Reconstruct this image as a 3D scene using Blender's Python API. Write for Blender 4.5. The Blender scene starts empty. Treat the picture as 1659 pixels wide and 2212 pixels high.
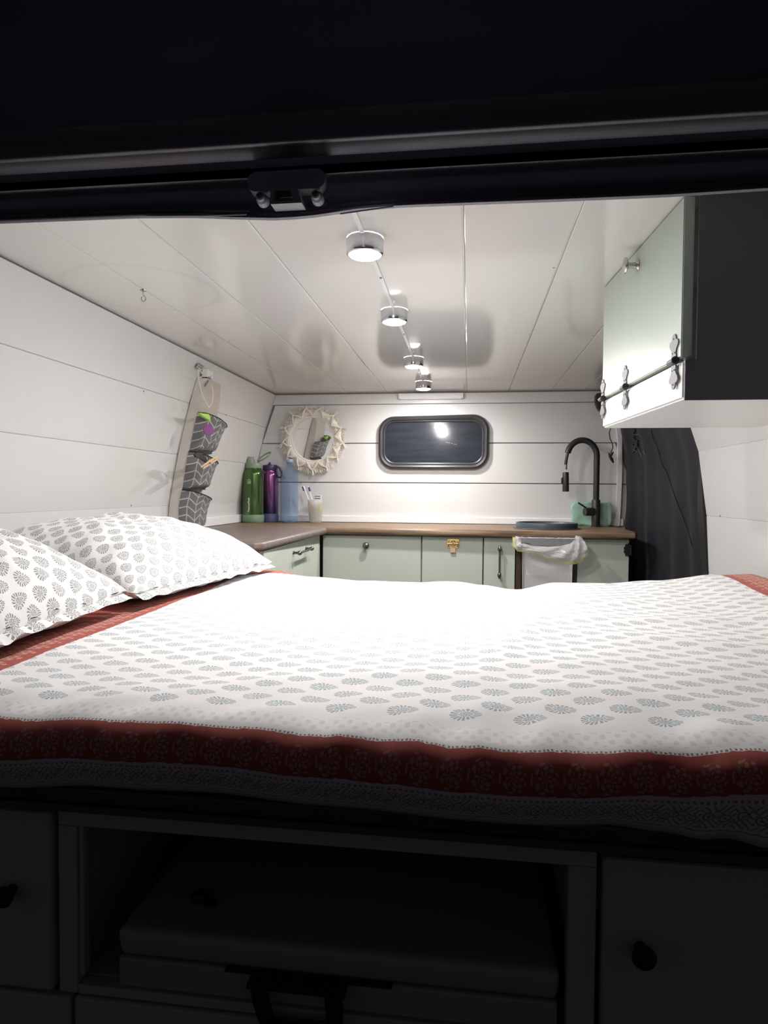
import bpy, bmesh, math, random
from mathutils import Vector, Matrix, noise
random.seed(7)
sc = bpy.context.scene
PI = math.pi
COL = sc.collection
UP = 1.10          # the whole place is modelled about eye height, then lifted so the floor is at z = 0

# ------------------------------------------------------------------ camera
F, CX, CY, VX, VY, ROLL = 1400.0, 829.5, 1106.0, 1012.0, 1063.0, 0.0075
fw = Vector((VX-CX, VY-CY, F)).normalized()
nn = fw.cross(Vector((VX+1000-CX, VY+1000*ROLL-CY, F))).normalized()
upv = -nn if nn.y > 0 else nn
rt = fw.cross(upv)
# rows: world axes in image axes (x right, y down, z forward)
MW = Matrix((rt, fw, upv))
cam_d = bpy.data.cameras.new('camera')
cam = bpy.data.objects.new('camera', cam_d); COL.objects.link(cam)
R3 = MW @ Matrix(((1,0,0),(0,-1,0),(0,0,-1)))     # blender camera axes (x right, y up, -z forward)
cam.matrix_world = R3.to_4x4()
cam_d.sensor_fit = 'HORIZONTAL'; cam_d.sensor_width = 36.0
cam_d.lens = 36.0*F/1659.0
cam_d.clip_start = 0.02; cam_d.clip_end = 100
sc.camera = cam
sc.view_settings.view_transform = 'Standard'
sc.view_settings.look = 'None'
sc.view_settings.gamma = 1.0
sc.view_settings.use_curve_mapping = False
sc.view_settings.exposure = 0.0
LAMP = 670.0        # strength of the ceiling lamps' lenses

def at(px, py, **k):
    """point on a plane of the place seen at a pixel: at(px, py, Y=3.08)"""
    d = MW @ Vector((px-CX, py-CY, F))
    (a, v), = k.items(); i = 'XYZ'.index(a)
    return d * (v/d[i])

# ------------------------------------------------------------------ world: faint night glow
w = bpy.data.worlds.new('world'); sc.world = w; w.use_nodes = True
w.node_tree.nodes['Background'].inputs[0].default_value = (0.56, 0.52, 0.64, 1)
w.node_tree.nodes['Background'].inputs[1].default_value = 0.055

# ------------------------------------------------------------------ node expression helper
class E:
    nt = None
    def __init__(s, sock): s.s = sock
    @staticmethod
    def m(op, *a, clamp=False):
        n = E.nt.nodes.new('ShaderNodeMath'); n.operation = op; n.use_clamp = clamp
        for i, v in enumerate(a):
            if isinstance(v, E): E.nt.links.new(v.s, n.inputs[i])
            else: n.inputs[i].default_value = v
        return E(n.outputs[0])
    def __add__(s, o): return E.m('ADD', s, o)
    __radd__ = __add__
    def __sub__(s, o): return E.m('SUBTRACT', s, o)
    def __rsub__(s, o): return E.m('SUBTRACT', o, s)
    def __mul__(s, o): return E.m('MULTIPLY', s, o)
    __rmul__ = __mul__
    def __truediv__(s, o): return E.m('DIVIDE', s, o)
    def __gt__(s, o): return E.m('GREATER_THAN', s, o)
    def __lt__(s, o): return E.m('LESS_THAN', s, o)
def emin(a, b): return E.m('MINIMUM', a, b)
def emax(a, b): return E.m('MAXIMUM', a, b)
def eabs(a): return E.m('ABSOLUTE', a)
def ecos(a): return E.m('COSINE', a)
def esin(a): return E.m('SINE', a)
def esqrt(a): return E.m('SQRT', a)
def efloor(a): return E.m('FLOOR', a)
def efract(a): return E.m('FRACT', a)
def eatan(a, b): return E.m('ARCTAN2', a, b)
def emod2(a): return E.m('FLOORED_MODULO', a, 2.0)
def mixc(f, a, b):
    n = E.nt.nodes.new('ShaderNodeMix'); n.data_type = 'RGBA'
    if isinstance(f, E): E.nt.links.new(f.s, n.inputs[0])
    else: n.inputs[0].default_value = f
    for v, i in ((a, 6), (b, 7)):
        if isinstance(v, tuple): n.inputs[i].default_value = (*v, 1)
        else: E.nt.links.new(v, n.inputs[i])
    return n.outputs[2]

def mat(name, col=(.8,.8,.8), rough=.5, metal=0., bump=None, noise_col=None, coat=0., trans=0., emit=None, spec=None, ior=None, sheen=0.):
    m = bpy.data.materials.new(name); m.use_nodes = True
    nt = m.node_tree; b = nt.nodes['Principled BSDF']
    b.inputs['Base Color'].default_value = (*col, 1)
    b.inputs['Roughness'].default_value = rough
    b.inputs['Metallic'].default_value = metal
    b.inputs['Coat Weight'].default_value = coat
    b.inputs['Transmission Weight'].default_value = trans
    b.inputs['Sheen Weight'].default_value = sheen
    if spec is not None: b.inputs['Specular IOR Level'].default_value = spec
    if ior: b.inputs['IOR'].default_value = ior
    if emit: b.inputs['Emission Color'].default_value = (*emit[0], 1); b.inputs['Emission Strength'].default_value = emit[1]
    tc = nt.nodes.new('ShaderNodeTexCoord')
    if bump:
        sc_, st, dist = bump[:3]
        mp = nt.nodes.new('ShaderNodeMapping'); nt.links.new(tc.outputs['Object'], mp.inputs[0])
        if len(bump) > 3: mp.inputs['Scale'].default_value = bump[3]
        t = nt.nodes.new('ShaderNodeTexNoise'); t.inputs['Scale'].default_value = sc_; t.inputs['Detail'].default_value = 4
        nt.links.new(mp.outputs[0], t.inputs['Vector'])
        bn = nt.nodes.new('ShaderNodeBump'); bn.inputs['Strength'].default_value = st; bn.inputs['Distance'].default_value = dist
        nt.links.new(t.outputs[0], bn.inputs['Height']); nt.links.new(bn.outputs[0], b.inputs['Normal'])
    if noise_col:
        c2, s2, scl = noise_col
        mp = nt.nodes.new('ShaderNodeMapping'); nt.links.new(tc.outputs['Object'], mp.inputs[0]); mp.inputs['Scale'].default_value = scl
        t = nt.nodes.new('ShaderNodeTexNoise'); t.inputs['Scale'].default_value = s2; t.inputs['Detail'].default_value = 5
        nt.links.new(mp.outputs[0], t.inputs['Vector'])
        cr = nt.nodes.new('ShaderNodeValToRGB'); cr.color_ramp.elements[0].position = .35; cr.color_ramp.elements[1].position = .68
        cr.color_ramp.elements[0].color = (*col, 1); cr.color_ramp.elements[1].color = (*c2, 1)
        nt.links.new(t.outputs[0], cr.inputs[0]); nt.links.new(cr.outputs[0], b.inputs['Base Color'])
    return m

M = {}
M['wall'] = mat('white_painted_board', (.70,.70,.695), .38, bump=(7, .12, .004, (1,1,1)), noise_col=((.67,.665,.66), 2.2, (1,1,1)))
M['backing'] = mat('seam_backing', (.74,.73,.71), .7)
M['backing_dark'] = mat('dark_gap_backing', (.30,.27,.26), .8)
M['trim'] = mat('white_gloss_trim', (.86,.86,.86), .25)
M['sage'] = mat('sage_green_paint', (.53,.575,.505), .42, bump=(30,.08,.001,(1,1,.25)), noise_col=((.56,.60,.53), 3, (1,1,.5)))
M['pale_sage'] = mat('pale_sage_paint', (.37,.43,.37), .35, bump=(30,.08,.001,(1,1,.2)), noise_col=((.41,.47,.41), 6, (1,1,.3)))
M['cabinet_white'] = mat('white_cabinet_paint', (.76,.755,.74), .35)
M['wood'] = mat('dark_walnut_worktop', (.105,.062,.038), .42, bump=(30,.15,.001,(.6,12,12)), noise_col=((.34,.225,.135), 5, (.8,14,14)))
M['wood_grey'] = mat('grey_brown_worktop', (.13,.10,.09), .42, bump=(30,.15,.001,(12,.6,12)), noise_col=((.21,.165,.145), 7, (3,8,8)))
M['lightwood'] = mat('pale_wood', (.55,.38,.22), .55, noise_col=((.66,.48,.29), 20, (1,6,6)))
M['brown'] = mat('dark_brown_post', (.05,.03,.022), .5)
M['rubber'] = mat('grey_black_rubber_seal', (.04,.04,.045), .38, bump=(60,.06,.0008))
M['pane'] = mat('dark_window_pane', (.022,.026,.034), .10, coat=.4, bump=(5,.15,.002,(1,1,3)), noise_col=((.035,.04,.05), 9, (.7,1,5)))
M['chrome'] = mat('chrome', (.75,.75,.78), .15, 1.)
M['lens'] = mat('lamp_lens', (1,1,1), .3, emit=((1,.965,.945), LAMP))
M['pewter'] = mat('aged_pewter', (.20,.20,.17), .3, 1.)
M['brass'] = mat('polished_brass', (.80,.58,.28), .2, 1.)
M['nickel'] = mat('brushed_nickel', (.55,.52,.46), .25, 1.)
M['hinge'] = mat('grey_cast_hinge', (.16,.16,.17), .45, .3)
M['black'] = mat('black_iron', (.012,.012,.013), .45)
M['blackmatt'] = mat('matt_black_tap', (.022,.022,.024), .4)
M['paint_black'] = mat('black_car_paint', (.003,.002,.010), .6, spec=.08)
M['header_paint'] = mat('satin_dark_header_paint', (.30,.29,.33), .27, .9, bump=(14,.05,.001))
M['latch_grey'] = mat('dark_grey_striker_metal', (.36,.36,.40), .5)
M['curtain'] = mat('navy_black_nylon', (.020,.019,.032), .5, bump=(90,.2,.0006), sheen=.2)
M['towel'] = mat('mint_green_microfibre', (.33,.56,.44), .95, bump=(420,.9,.003), noise_col=((.42,.66,.53), 25, (1,1,1)), sheen=.3)
M['sinkgrey'] = mat('slate_grey_silicone', (.055,.075,.09), .4)
M['macrame'] = mat('cream_cotton_cord', (.78,.735,.66), .9, bump=(260,.9,.002))
M['mirror'] = mat('mirror_glass', (.93,.93,.93), .01, 1.)
M['cord'] = mat('ivory_cord', (.72,.66,.56), .8)
M['taupe'] = mat('taupe_canvas', (.52,.47,.42), .9, bump=(300,.3,.0006))
M['canvas'] = mat('pale_canvas', (.66,.62,.57), .9, bump=(300,.3,.0006))
M['lime'] = mat('lime_green_plastic', (.42,.75,.12), .45)
M['plum'] = mat('plum_felt', (.25,.06,.24), .6)
M['green_base'] = mat('sage_silicone', (.16,.26,.165), .55)
M['green_lid'] = mat('grey_green_plastic', (.23,.285,.22), .45)
M['blue_base'] = mat('indigo_silicone', (.085,.085,.20), .55)
M['violet_lid'] = mat('dark_violet_plastic', (.045,.035,.10), .4)
M['blue_plastic'] = mat('clear_blue_plastic', (.76,.86,.98), .05, trans=.97, ior=1.10)
M['blue_cap'] = mat('blue_bottle_cap', (.45,.55,.75), .3, trans=.4)
M['frost'] = mat('frosted_cup_plastic', (.93,.93,.90), .4, trans=.75, ior=1.2)
M['yellow'] = mat('yellow_bristles', (.75,.72,.12), .5)
M['whiteplastic'] = mat('white_plastic', (.80,.80,.82), .55)
M['binbody'] = mat('pale_grey_bin_plastic', (.66,.64,.64), .4)
M['bingrey'] = mat('mid_grey_bin_rim', (.30,.30,.32), .45)
M['navy'] = mat('navy_plastic', (.03,.04,.12), .4)
M['wheat'] = mat('tan_wood_handle', (.70,.50,.25), .5)
M['mattress'] = mat('cream_mattress_sheet', (.70,.62,.56), .9, bump=(40,.3,.002))
M['under'] = mat('grey_green_bed_cabinet_paint', (.42,.43,.42), .6, bump=(40,.05,.001))
M['sill'] = mat('dark_sill_plastic', (.05,.05,.07), .4)
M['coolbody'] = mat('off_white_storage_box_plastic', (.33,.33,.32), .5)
M['asphalt'] = mat('dark_ground', (.03,.03,.03), .9)
M['vanfloor'] = mat('dark_wood_floor', (.12,.08,.05), .5)

def graded(name, top, bottom, z0, z1, rough, metal):
    m = mat(name, top, rough, metal, coat=.5); nt = m.node_tree
    tc = nt.nodes.new('ShaderNodeTexCoord'); sp = nt.nodes.new('ShaderNodeSeparateXYZ')
    nt.links.new(tc.outputs['Object'], sp.inputs[0])
    mr = nt.nodes.new('ShaderNodeMapRange'); mr.inputs[1].default_value = z0; mr.inputs[2].default_value = z1
    nt.links.new(sp.outputs[2], mr.inputs[0])
    mx = nt.nodes.new('ShaderNodeMix'); mx.data_type = 'RGBA'
    nt.links.new(mr.outputs[0], mx.inputs[0]); mx.inputs[6].default_value = (*bottom, 1); mx.inputs[7].default_value = (*top, 1)
    nt.links.new(mx.outputs[2], nt.nodes['Principled BSDF'].inputs['Base Color'])
    return m
M['green_metal'] = graded('green_lacquered_steel', (.065,.13,.032), (.07,.135,.038), 0, .2, .25, .75)
M['violet_metal'] = graded('violet_to_navy_lacquered_steel', (.27,.085,.25), (.04,.03,.10), .06, .17, .22, .75)

def ceiling_mat():
    m = mat('glossy_white_ceiling_board', (.74,.73,.71), .10, bump=(9,.05,.003), spec=.55)
    nt = m.node_tree; E.nt = nt; b = nt.nodes['Principled BSDF']
    g = nt.nodes.new('ShaderNodeNewGeometry'); sp = nt.nodes.new('ShaderNodeSeparateXYZ'); nt.links.new(g.outputs['Position'], sp.inputs[0])
    x, y = E(sp.outputs[0]), E(sp.outputs[1])
    r = esqrt((x+.765)*(x+.765) + (y-1.455)*(y-1.455))
    ring = E.m('SUBTRACT', 1.0, eabs(r-.172)/.011, clamp=True)
    n = nt.nodes.new('ShaderNodeTexNoise'); n.inputs['Scale'].default_value = 2.5; nt.links.new(g.outputs['Position'], n.inputs['Vector'])
    c = mixc(E(n.outputs[0]), (.75,.74,.72), (.71,.70,.68))
    nt.links.new(mixc(ring*.20, c, (.50,.47,.44)), b.inputs['Base Color'])
    return m
M['ceiling'] = ceiling_mat()

def uv_xy(m, wob=.0042):
    nt = m.node_tree; E.nt = nt
    uv = nt.nodes.new('ShaderNodeUVMap'); sp = nt.nodes.new('ShaderNodeSeparateXYZ'); nt.links.new(uv.outputs[0], sp.inputs[0])
    u, v = E(sp.outputs[0]), E(sp.outputs[1])
    n = nt.nodes.new('ShaderNodeTexNoise'); n.inputs['Scale'].default_value = 130; n.inputs['Detail'].default_value = 1
    nt.links.new(uv.outputs[0], n.inputs['Vector'])
    s2 = nt.nodes.new('ShaderNodeSeparateColor'); nt.links.new(n.outputs['Color'], s2.inputs[0])
    return u + (E(s2.outputs[0])-.5)*wob, v + (E(s2.outputs[1])-.5)*wob

def block_motif(x, y, cx, cy, sx, sy):
    """block printed teardrop with a ring of petals; cells cx by cy, alternate rows shifted by half"""
    row = efloor(y/cy)
    xs = x/cx + emod2(row)*.5
    a = (efract(xs)-.5)*(cx/sx)
    b = (efract(y/cy)-.5)*(cy/sy)
    bb = b/(1.05 - .38*a)
    r = esqrt(a*a+bb*bb)
    th = eatan(bb, a)
    pet = ((ecos(th*18.) > -.25))*(r > .54)*(r < 1.0)
    ring = (r > .46)*(r < .54)*0.1
    inner = (ecos(th*7. + r*9.) * ecos(r*26.) > -.15)*(r < .47)
    return emin(pet + ring + inner, 1.0)

def fabric_base(name, rough=.85):
    m = mat(name, (.86,.85,.83), rough, bump=(24,.35,.004), sheen=.1)
    return m
INK = (.25,.32,.37)
WHITE = (.86,.845,.835)
def print_mat():
    m = fabric_base('white_cotton_with_block_print')
    x, y = uv_xy(m); nt = m.node_tree
    n = nt.nodes.new('ShaderNodeTexNoise'); n.inputs['Scale'].default_value = 900; n.inputs['Detail'].default_value = 1
    mk = block_motif(x, y, .050, .027, .0168, .0115)
    nt.links.new(mixc(mk*.85, WHITE, (.17,.185,.19)), nt.nodes['Principled BSDF'].inputs['Base Color'])
    return m
M['print'] = print_mat()
RED = (.42,.085,.065)
# cross profile of the bedspread from the bed's far edge over the top and down the front (Y, Z); cloth borders follow its length
ZM = -.235
BX0, BX1, BYF, BYB = -1.045, .715, .655, 1.79
pf_ = [(BYB+.012,-.32),(BYB+.010,-.275),(BYB+.004,-.248),(BYB-.008,-.238),(BYB-.03,ZM)]
n_mid = 74
for k in range(1, n_mid+1): pf_.append((BYB-.03 - (BYB-.03-.735)*k/n_mid, ZM))
pf_ += [(.715,-.2355),(.700,-.2365),(.686,-.2378),(.674,-.2393),(.663,-.2415),(.652,-.2445),(.641,-.2490),(.633,-.2555),(.627,-.263),(.624,-.271),(.623,-.279),(.6245,-.286),(.628,-.294),(.633,-.302),(.640,-.311),(.648,-.321),(.654,-.329)]
arc = [0.]
for a, b in zip(pf_, pf_[1:]): arc.append(arc[-1]+math.hypot(a[0]-b[0], a[1]-b[1]))
far0 = arc[3]
vs = [s-far0 for s in arc]
def zone(target_z):
    for (y, z), s in zip(pf_, vs):
        if y < .68 and z <= target_z: return s
SR, SP = vs[-11]+.0005, vs[-6]+.0005
S_RED, S_PALE = SR, SP
def spread_mat():
    m = fabric_base('block_printed_bedspread_cotton')
    u, v = uv_xy(m); nt = m.node_tree
    mk = block_motif(u, v-(S_RED-.042), .068, .0225, .0172, .0098)
    field = (v < S_RED-.042)
    c = mixc(mk*field*.85, WHITE, INK)
    # faint blossom row and dark tick row just above the red border
    bl = (ecos(u*420.)*ecos(v*420.) > .35)*(v > S_RED-.028)*(v < S_RED-.008)
    c = mixc(bl*.35, c, (.55,.45,.42))
    tk = (ecos(u*1500.) > 0.)*(v > S_RED-.003)*(v < S_RED-.0005)
    c = mixc(tk*.8, c, (.10,.09,.09))
    # red border masks: front, left, right, far
    front = (v > S_RED)
    left = (u < -.603); right = (u > .64)
    far = (v < .10 - (u+.56)*.75)
    red = emin(front+left+right+far, 1.0)
    c = mixc(red, c, RED)
    # cream floral buds on the front border
    fu = (efract(u/.030)-.5)*2.; fv = (v-S_RED-.026)/.018
    rr = esqrt(fu*fu+fv*fv); ft = eatan(fv, fu+.0)+fv*.6
    bud = ((ecos(ft*7.) * ecos(rr*11.) > .1)*(rr < .88))
    c = mixc(bud*front*.42, c, (.62,.55,.45))
    # on the side borders the buds run along the other way
    gu = (eabs(u-.02)-.665)/.034; gv = (efract(v/.030 + u*4.)-.5)*2.
    gr = esqrt(gu*gu+gv*gv); gt = eatan(gv, gu)
    bud2 = ((ecos(gt*7.)*ecos(gr*11.) > .05)*(gr < .9))
    c = mixc(bud2*emin(left+right, 1.)*(1.-front)*.6, c, (.75,.62,.50))
    fb = ((ecos(u*210.)*ecos(v*260.+u*40.)) > .45)
    c = mixc(fb*far*.5, c, (.75,.62,.50))
    # grey white hem with dark scrolling vine
    hem = (v > S_PALE)
    c = mixc(hem, c, (.72,.66,.66))
    vv = (v-S_PALE-.024)
    vine = (eabs(vv - esin(u*209.)*.0075) < .0009)
    uu = efract(u/.01503-.5)-.5; side = emod2(efloor(u/.01503-.5))*2.-1.
    rc = esqrt(uu*uu*.000226 + (vv-side*.0015)*(vv-side*.0015))
    curl = (eabs(rc-.0046) < .0008) + (rc < .0014)
    leaf = (ecos(u*1050. + vv*side*900.) > .5)*(rc > .0062)*(eabs(vv) < .0135)
    vine = vine + curl
    dots = (eabs(vv+.0175) < .0016)*(ecos(u*1100.) > 0.)
    edge = (eabs(vv-.0172) < .0007)
    c = mixc(emin(vine+leaf+dots+edge, 1.)*hem*.7, c, (.14,.10,.11))
    nt.links.new(c, nt.nodes['Principled BSDF'].inputs['Base Color'])
    return m
M['spread'] = spread_mat()

def herring_mat():
    m = mat('grey_fabric_with_white_herringbone', (.14,.14,.145), .8)
    u, v = uv_xy(m, .0015); nt = m.node_tree
    cw, ch = .040, .030          # column width, repeat of the slanted lines
    k = u/cw; colm = efloor(k); fx = efract(k)
    odd = emod2(colm)
    slant = odd*fx + (1.-odd)*(1.-fx)
    line = (efract(v/ch + slant*.8) < .15)
    vert = (efract(k+.03) < .085)
    n = nt.nodes.new('ShaderNodeTexNoise'); n.inputs['Scale'].default_value = 120
    base = mixc(E(n.outputs[0]), (.27,.27,.28), (.36,.36,.365))
    nt.links.new(mixc(emin(line+vert, 1.), base, (.80,.79,.77)), nt.nodes['Principled BSDF'].inputs['Base Color'])
    return m
M['herring'] = herring_mat()
def bag_mat(name, col, a):
    m = bpy.data.materials.new(name); m.use_nodes = True; nt = m.node_tree; nt.nodes.clear()
    o = nt.nodes.new('ShaderNodeOutputMaterial'); t = nt.nodes.new('ShaderNodeBsdfTransparent')
    p = nt.nodes.new('ShaderNodeBsdfPrincipled'); p.inputs['Base Color'].default_value = (*col, 1); p.inputs['Roughness'].default_value = .25
    tr = nt.nodes.new('ShaderNodeBsdfTranslucent'); tr.inputs[0].default_value = (*col, 1)
    m1 = nt.nodes.new('ShaderNodeMixShader'); m1.inputs[0].default_value = .35; nt.links.new(p.outputs[0], m1.inputs[1]); nt.links.new(tr.outputs[0], m1.inputs[2])
    m2 = nt.nodes.new('ShaderNodeMixShader'); m2.inputs[0].default_value = a; nt.links.new(t.outputs[0], m2.inputs[1]); nt.links.new(m1.outputs[0], m2.inputs[2])
    nt.links.new(m2.outputs[0], o.inputs[0]); return m
M['bag'] = bag_mat('thin_white_bag_film', (.85,.84,.86), .72)
M['bagyellow'] = bag_mat('yellow_bag_hem_film', (.88,.85,.42), .85)

# ------------------------------------------------------------------ object helpers
def world_loc(o):
    v = Vector(o.location)
    while o.parent: o = o.parent; v += Vector(o.location)
    return v
def obj(name, bm, m, parent=None, label=None, cat=None, group=None, kind=None, smooth=False, origin=None):
    me = bpy.data.meshes.new(name)
    if parent: off = world_loc(parent)
    else:
        if origin is None:
            vs = [v.co for v in bm.verts]
            lo = [min(c[i] for c in vs) for i in range(3)]; hi = [max(c[i] for c in vs) for i in range(3)]
            off = Vector(((lo[0]+hi[0])/2, (lo[1]+hi[1])/2, lo[2]))
        else: off = Vector(origin)
    for v in bm.verts: v.co -= off
    bm.normal_update(); bm.to_mesh(me); bm.free()
    if isinstance(m, (list, tuple)):
        for q in m: me.materials.append(q)
    else: me.materials.append(m)
    if smooth:
        for p in me.polygons: p.use_smooth = True
        try: me.set_sharp_from_angle(angle=math.radians(38))
        except Exception: pass
    o = bpy.data.objects.new(name, me); COL.objects.link(o)
    if parent: o.parent = parent
    else: o.location = off
    for k, v in (('label', label), ('category', cat), ('group', group), ('kind', kind)):
        if v: o[k] = v
    return o
def thing(name, label, cat, loc, group=None, kind=None):
    o = bpy.data.objects.new(name, None); COL.objects.link(o); o.location = loc; o.empty_display_size = .05
    if label: o['label'] = label
    if cat: o['category'] = cat
    if group: o['group'] = group
    if kind: o['kind'] = kind
    return o
def B(): return bmesh.new()
def box(bm, a, b, bev=0., seg=2):
    a, b = Vector(a), Vector(b)
    r = bmesh.ops.create_cube(bm, size=1.0)
    s = b-a; c = (a+b)/2
    for v in r['verts']: v.co = Vector((v.co.x*s.x, v.co.y*s.y, v.co.z*s.z)) + c
    if bev > 0:
        es = list({e for v in r['verts'] for e in v.link_edges})
        bmesh.ops.bevel(bm, geom=es, offset=bev, segments=seg, affect='EDGES', profile=.5)
    return bm
def sweep_frames(pts, closed=False):
    pts = [Vector(p) for p in pts]; n = len(pts); T = []
    for i in range(n):
        if closed: t = pts[(i+1) % n]-pts[i-1]
        else: t = pts[min(i+1, n-1)]-pts[max(i-1, 0)]
        T.append(t.normalized())
    ref = Vector((0,0,1)) if abs(T[0].z) < .9 else Vector((1,0,0))
    N = (ref - T[0]*ref.dot(T[0])).normalized(); fr = []
    for t in T:
        N = (N - t*N.dot(t))
        N = N.normalized() if N.length > 1e-6 else t.orthogonal().normalized()
        fr.append((N.copy(), t.cross(N)))
    return pts, fr
def tube(bm, pts, r, seg=10, closed=False, cap=True, flat=1.0):
    pts, fr = sweep_frames(pts, closed); rings = []
    for i, (p, (n, b)) in enumerate(zip(pts, fr)):
        rr = r[i] if isinstance(r, (list, tuple)) else r
        rings.append([bm.verts.new(p + n*math.cos(2*PI*k/seg)*rr + b*math.sin(2*PI*k/seg)*rr*flat) for k in range(seg)])
    m = len(rings)
    for i in range(m if closed else m-1):
        A, C = rings[i], rings[(i+1) % m]
        for k in range(seg): bm.faces.new((A[k], A[(k+1) % seg], C[(k+1) % seg], C[k]))
    if cap and not closed:
        bm.faces.new(rings[0][::-1]); bm.faces.new(rings[-1])
    return bm
def lathe(bm, prof, c, seg=32, axis='Z', cap=True):
    """profile of (radius, height) about a vertical line through c; axis may be X, -Y ..."""
    c = Vector(c); rings = []
    for r, h in prof:
        ring = []
        for k in range(seg):
            a = 2*PI*k/seg; u, v = r*math.cos(a), r*math.sin(a)
            p = {'Z': Vector((u, v, h)), '-Y': Vector((u, -h, v)), 'X': Vector((h, u, v)), '-X': Vector((-h, v, u)), '-Z': Vector((u, -v, -h))}[axis]
            ring.append(bm.verts.new(c+p))
        rings.append(ring)
    for A, C in zip(rings, rings[1:]):
        for k in range(seg): bm.faces.new((A[k], A[(k+1) % seg], C[(k+1) % seg], C[k]))
    if cap:
        bm.faces.new(rings[0][::-1]); bm.faces.new(rings[-1])
    bmesh.ops.recalc_face_normals(bm, faces=bm.faces)
    return bm
def prism(bm, poly, d):
    """closed polygon (3D points) pushed along vector d"""
    d = Vector(d); A = [bm.verts.new(Vector(p)) for p in poly]; C = [bm.verts.new(Vector(p)+d) for p in poly]
    n = len(A); bm.faces.new(A[::-1]); bm.faces.new(C)
    for k in range(n): bm.faces.new((A[k], A[(k+1) % n], C[(k+1) % n], C[k]))
    bmesh.ops.recalc_face_normals(bm, faces=bm.faces)
    return bm
def grid(bm, f, nu, nv, uvf=None, thick=None):
    """surface f(i/nu, j/nv) -> point; optional uv function"""
    V = [[bm.verts.new(f(i/nu, j/nv)) for j in range(nv+1)] for i in range(nu+1)]
    uvl = bm.loops.layers.uv.verify() if uvf else None
    for i in range(nu):
        for j in range(nv):
            fc = bm.faces.new((V[i][j], V[i+1][j], V[i+1][j+1], V[i][j+1]))
            if uvf:
                for l, (a, c) in zip(fc.loops, ((i,j),(i+1,j),(i+1,j+1),(i,j+1))): l[uvl].uv = uvf(a/nu, c/nv)
    return V
def interp(tab, x):
    if x <= tab[0][0]: return tab[0][1]
    for (a, b), (c, d) in zip(tab, tab[1:]):
        if x <= c:
            t = (x-a)/(c-a); t = t*t*(3-2*t); return b+(d-b)*t
    return tab[-1][1]

YB = 3.08                      # far wall
LEFT = [(-1.1,-1.06), (-.3,-1.085), (-.06,-1.075), (.13,-1.04), (.31,-.995), (.47,-.945), (.50,-.935)]
RIGHT = [(-1.1,.745), (-.3,.775), (-.07,.762), (.13,.735), (.31,.675), (.47,.605), (.50,.595)]
def lin(tab, x):
    for (a, b), (c, d) in zip(tab, tab[1:]):
        if x <= c: return b+(d-b)*(x-a)/(c-a)
    return tab[-1][1]
XL = lambda z: lin(LEFT, z)
XR = lambda z: lin(RIGHT, z)

# ------------------------------------------------------------------ the shell
def board_bm(p0, p1, inward, Y0, Y1, th=.012, bev=.0016, ny=1):
    """a side-wall board between two profile points (X, z), running along Y"""
    bm = B(); (x0, z0), (x1, z1) = p0, p1
    d = Vector((x1-x0, 0, z1-z0)).normalized(); n = Vector((d.z, 0, -d.x)) * inward
    a = Vector((x0, Y0, z0)); b = Vector((x1, Y0, z1))
    g = .0006
    poly = [a + d*g, a+d*g+n*(th-bev), a+d*(g+bev)+n*th, b-d*(g+bev)+n*th, b-d*g+n*(th-bev), b-d*g]
    return prism(bm, poly, (0, Y1-Y0, 0))
def side_wall(name, tab, seams, inward, Y0, Y1, gap=None):
    bm = B(); back = [(-1.1)] + [s for s in seams if s > -1.1]
    pts = [(tab(z), z) for z in back]
    # backing sheet lies just outside the boards
    n = len(pts)
    A = [bm.verts.new((x, Y0, z)) for x, z in pts]; C = [bm.verts.new((x, Y1, z)) for x, z in pts]
    A2 = [bm.verts.new((x-inward*.03, Y0, z)) for x, z in pts]; C2 = [bm.verts.new((x-inward*.03, Y1, z)) for x, z in pts]
    for i in range(n-1):
        bm.faces.new((A[i], A[i+1], C[i+1], C[i])); bm.faces.new((A2[i], C2[i], C2[i+1], A2[i+1]))
        bm.faces.new((A[i], A2[i], A2[i+1], A[i+1])); bm.faces.new((C[i], C[i+1], C2[i+1], C2[i]))
    bm.faces.new((A[0], C[0], C2[0], A2[0])); bm.faces.new((A[-1], A2[-1], C2[-1], C[-1]))
    bmesh.ops.recalc_face_normals(bm, faces=bm.faces)
    wl = obj(name, bm, M['backing'], kind='structure')
    for z0, z1 in zip(seams, seams[1:]):
        mid = (z0+z1)/2
        obj('plank', board_bm((tab(z0), z0), (tab(z1), z1), inward, Y0, Y1), M['wall'], wl, smooth=False)
    return wl
Y0 = .78
WL = side_wall('wall_left', XL, [-1.1,-.68,-.25,-.056,.128,.31,.468], 1, Y0, YB+.01)
WR = side_wall('wall_right', XR, [-1.1,-.68,-.25,-.068,.137,.31,.468], -1, Y0, 2.17)
# solid side door behind the curtain
obj('door_1', board_bm((.84,-1.1), (.72,.47), -1, 2.172, YB+.01, .02), M['black'], kind='structure')

bm = B(); box(bm, (-1.2, Y0, .478), (.85, YB+.08, .51)); CE = obj('ceiling', bm, M['backing'], kind='structure')
cs = [-.955,-.763,-.575,-.386,-.196,-.013,.180,.372,.52,.66]
for x0, x1 in zip(cs, cs[1:]):
    bm = B(); g = .0012
    g = .0005; pr = [(x0+g,.4785),(x0+g,.4709),(x0+g+.0012,.4700),(x1-g-.004,.4700),(x1-g,.4710),(x1-g,.4785)]
    prism(bm, [(x, Y0, z) for x, z in pr], (0, YB-Y0-.002, 0)); obj('plank', bm, M['ceiling'], CE)
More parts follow.
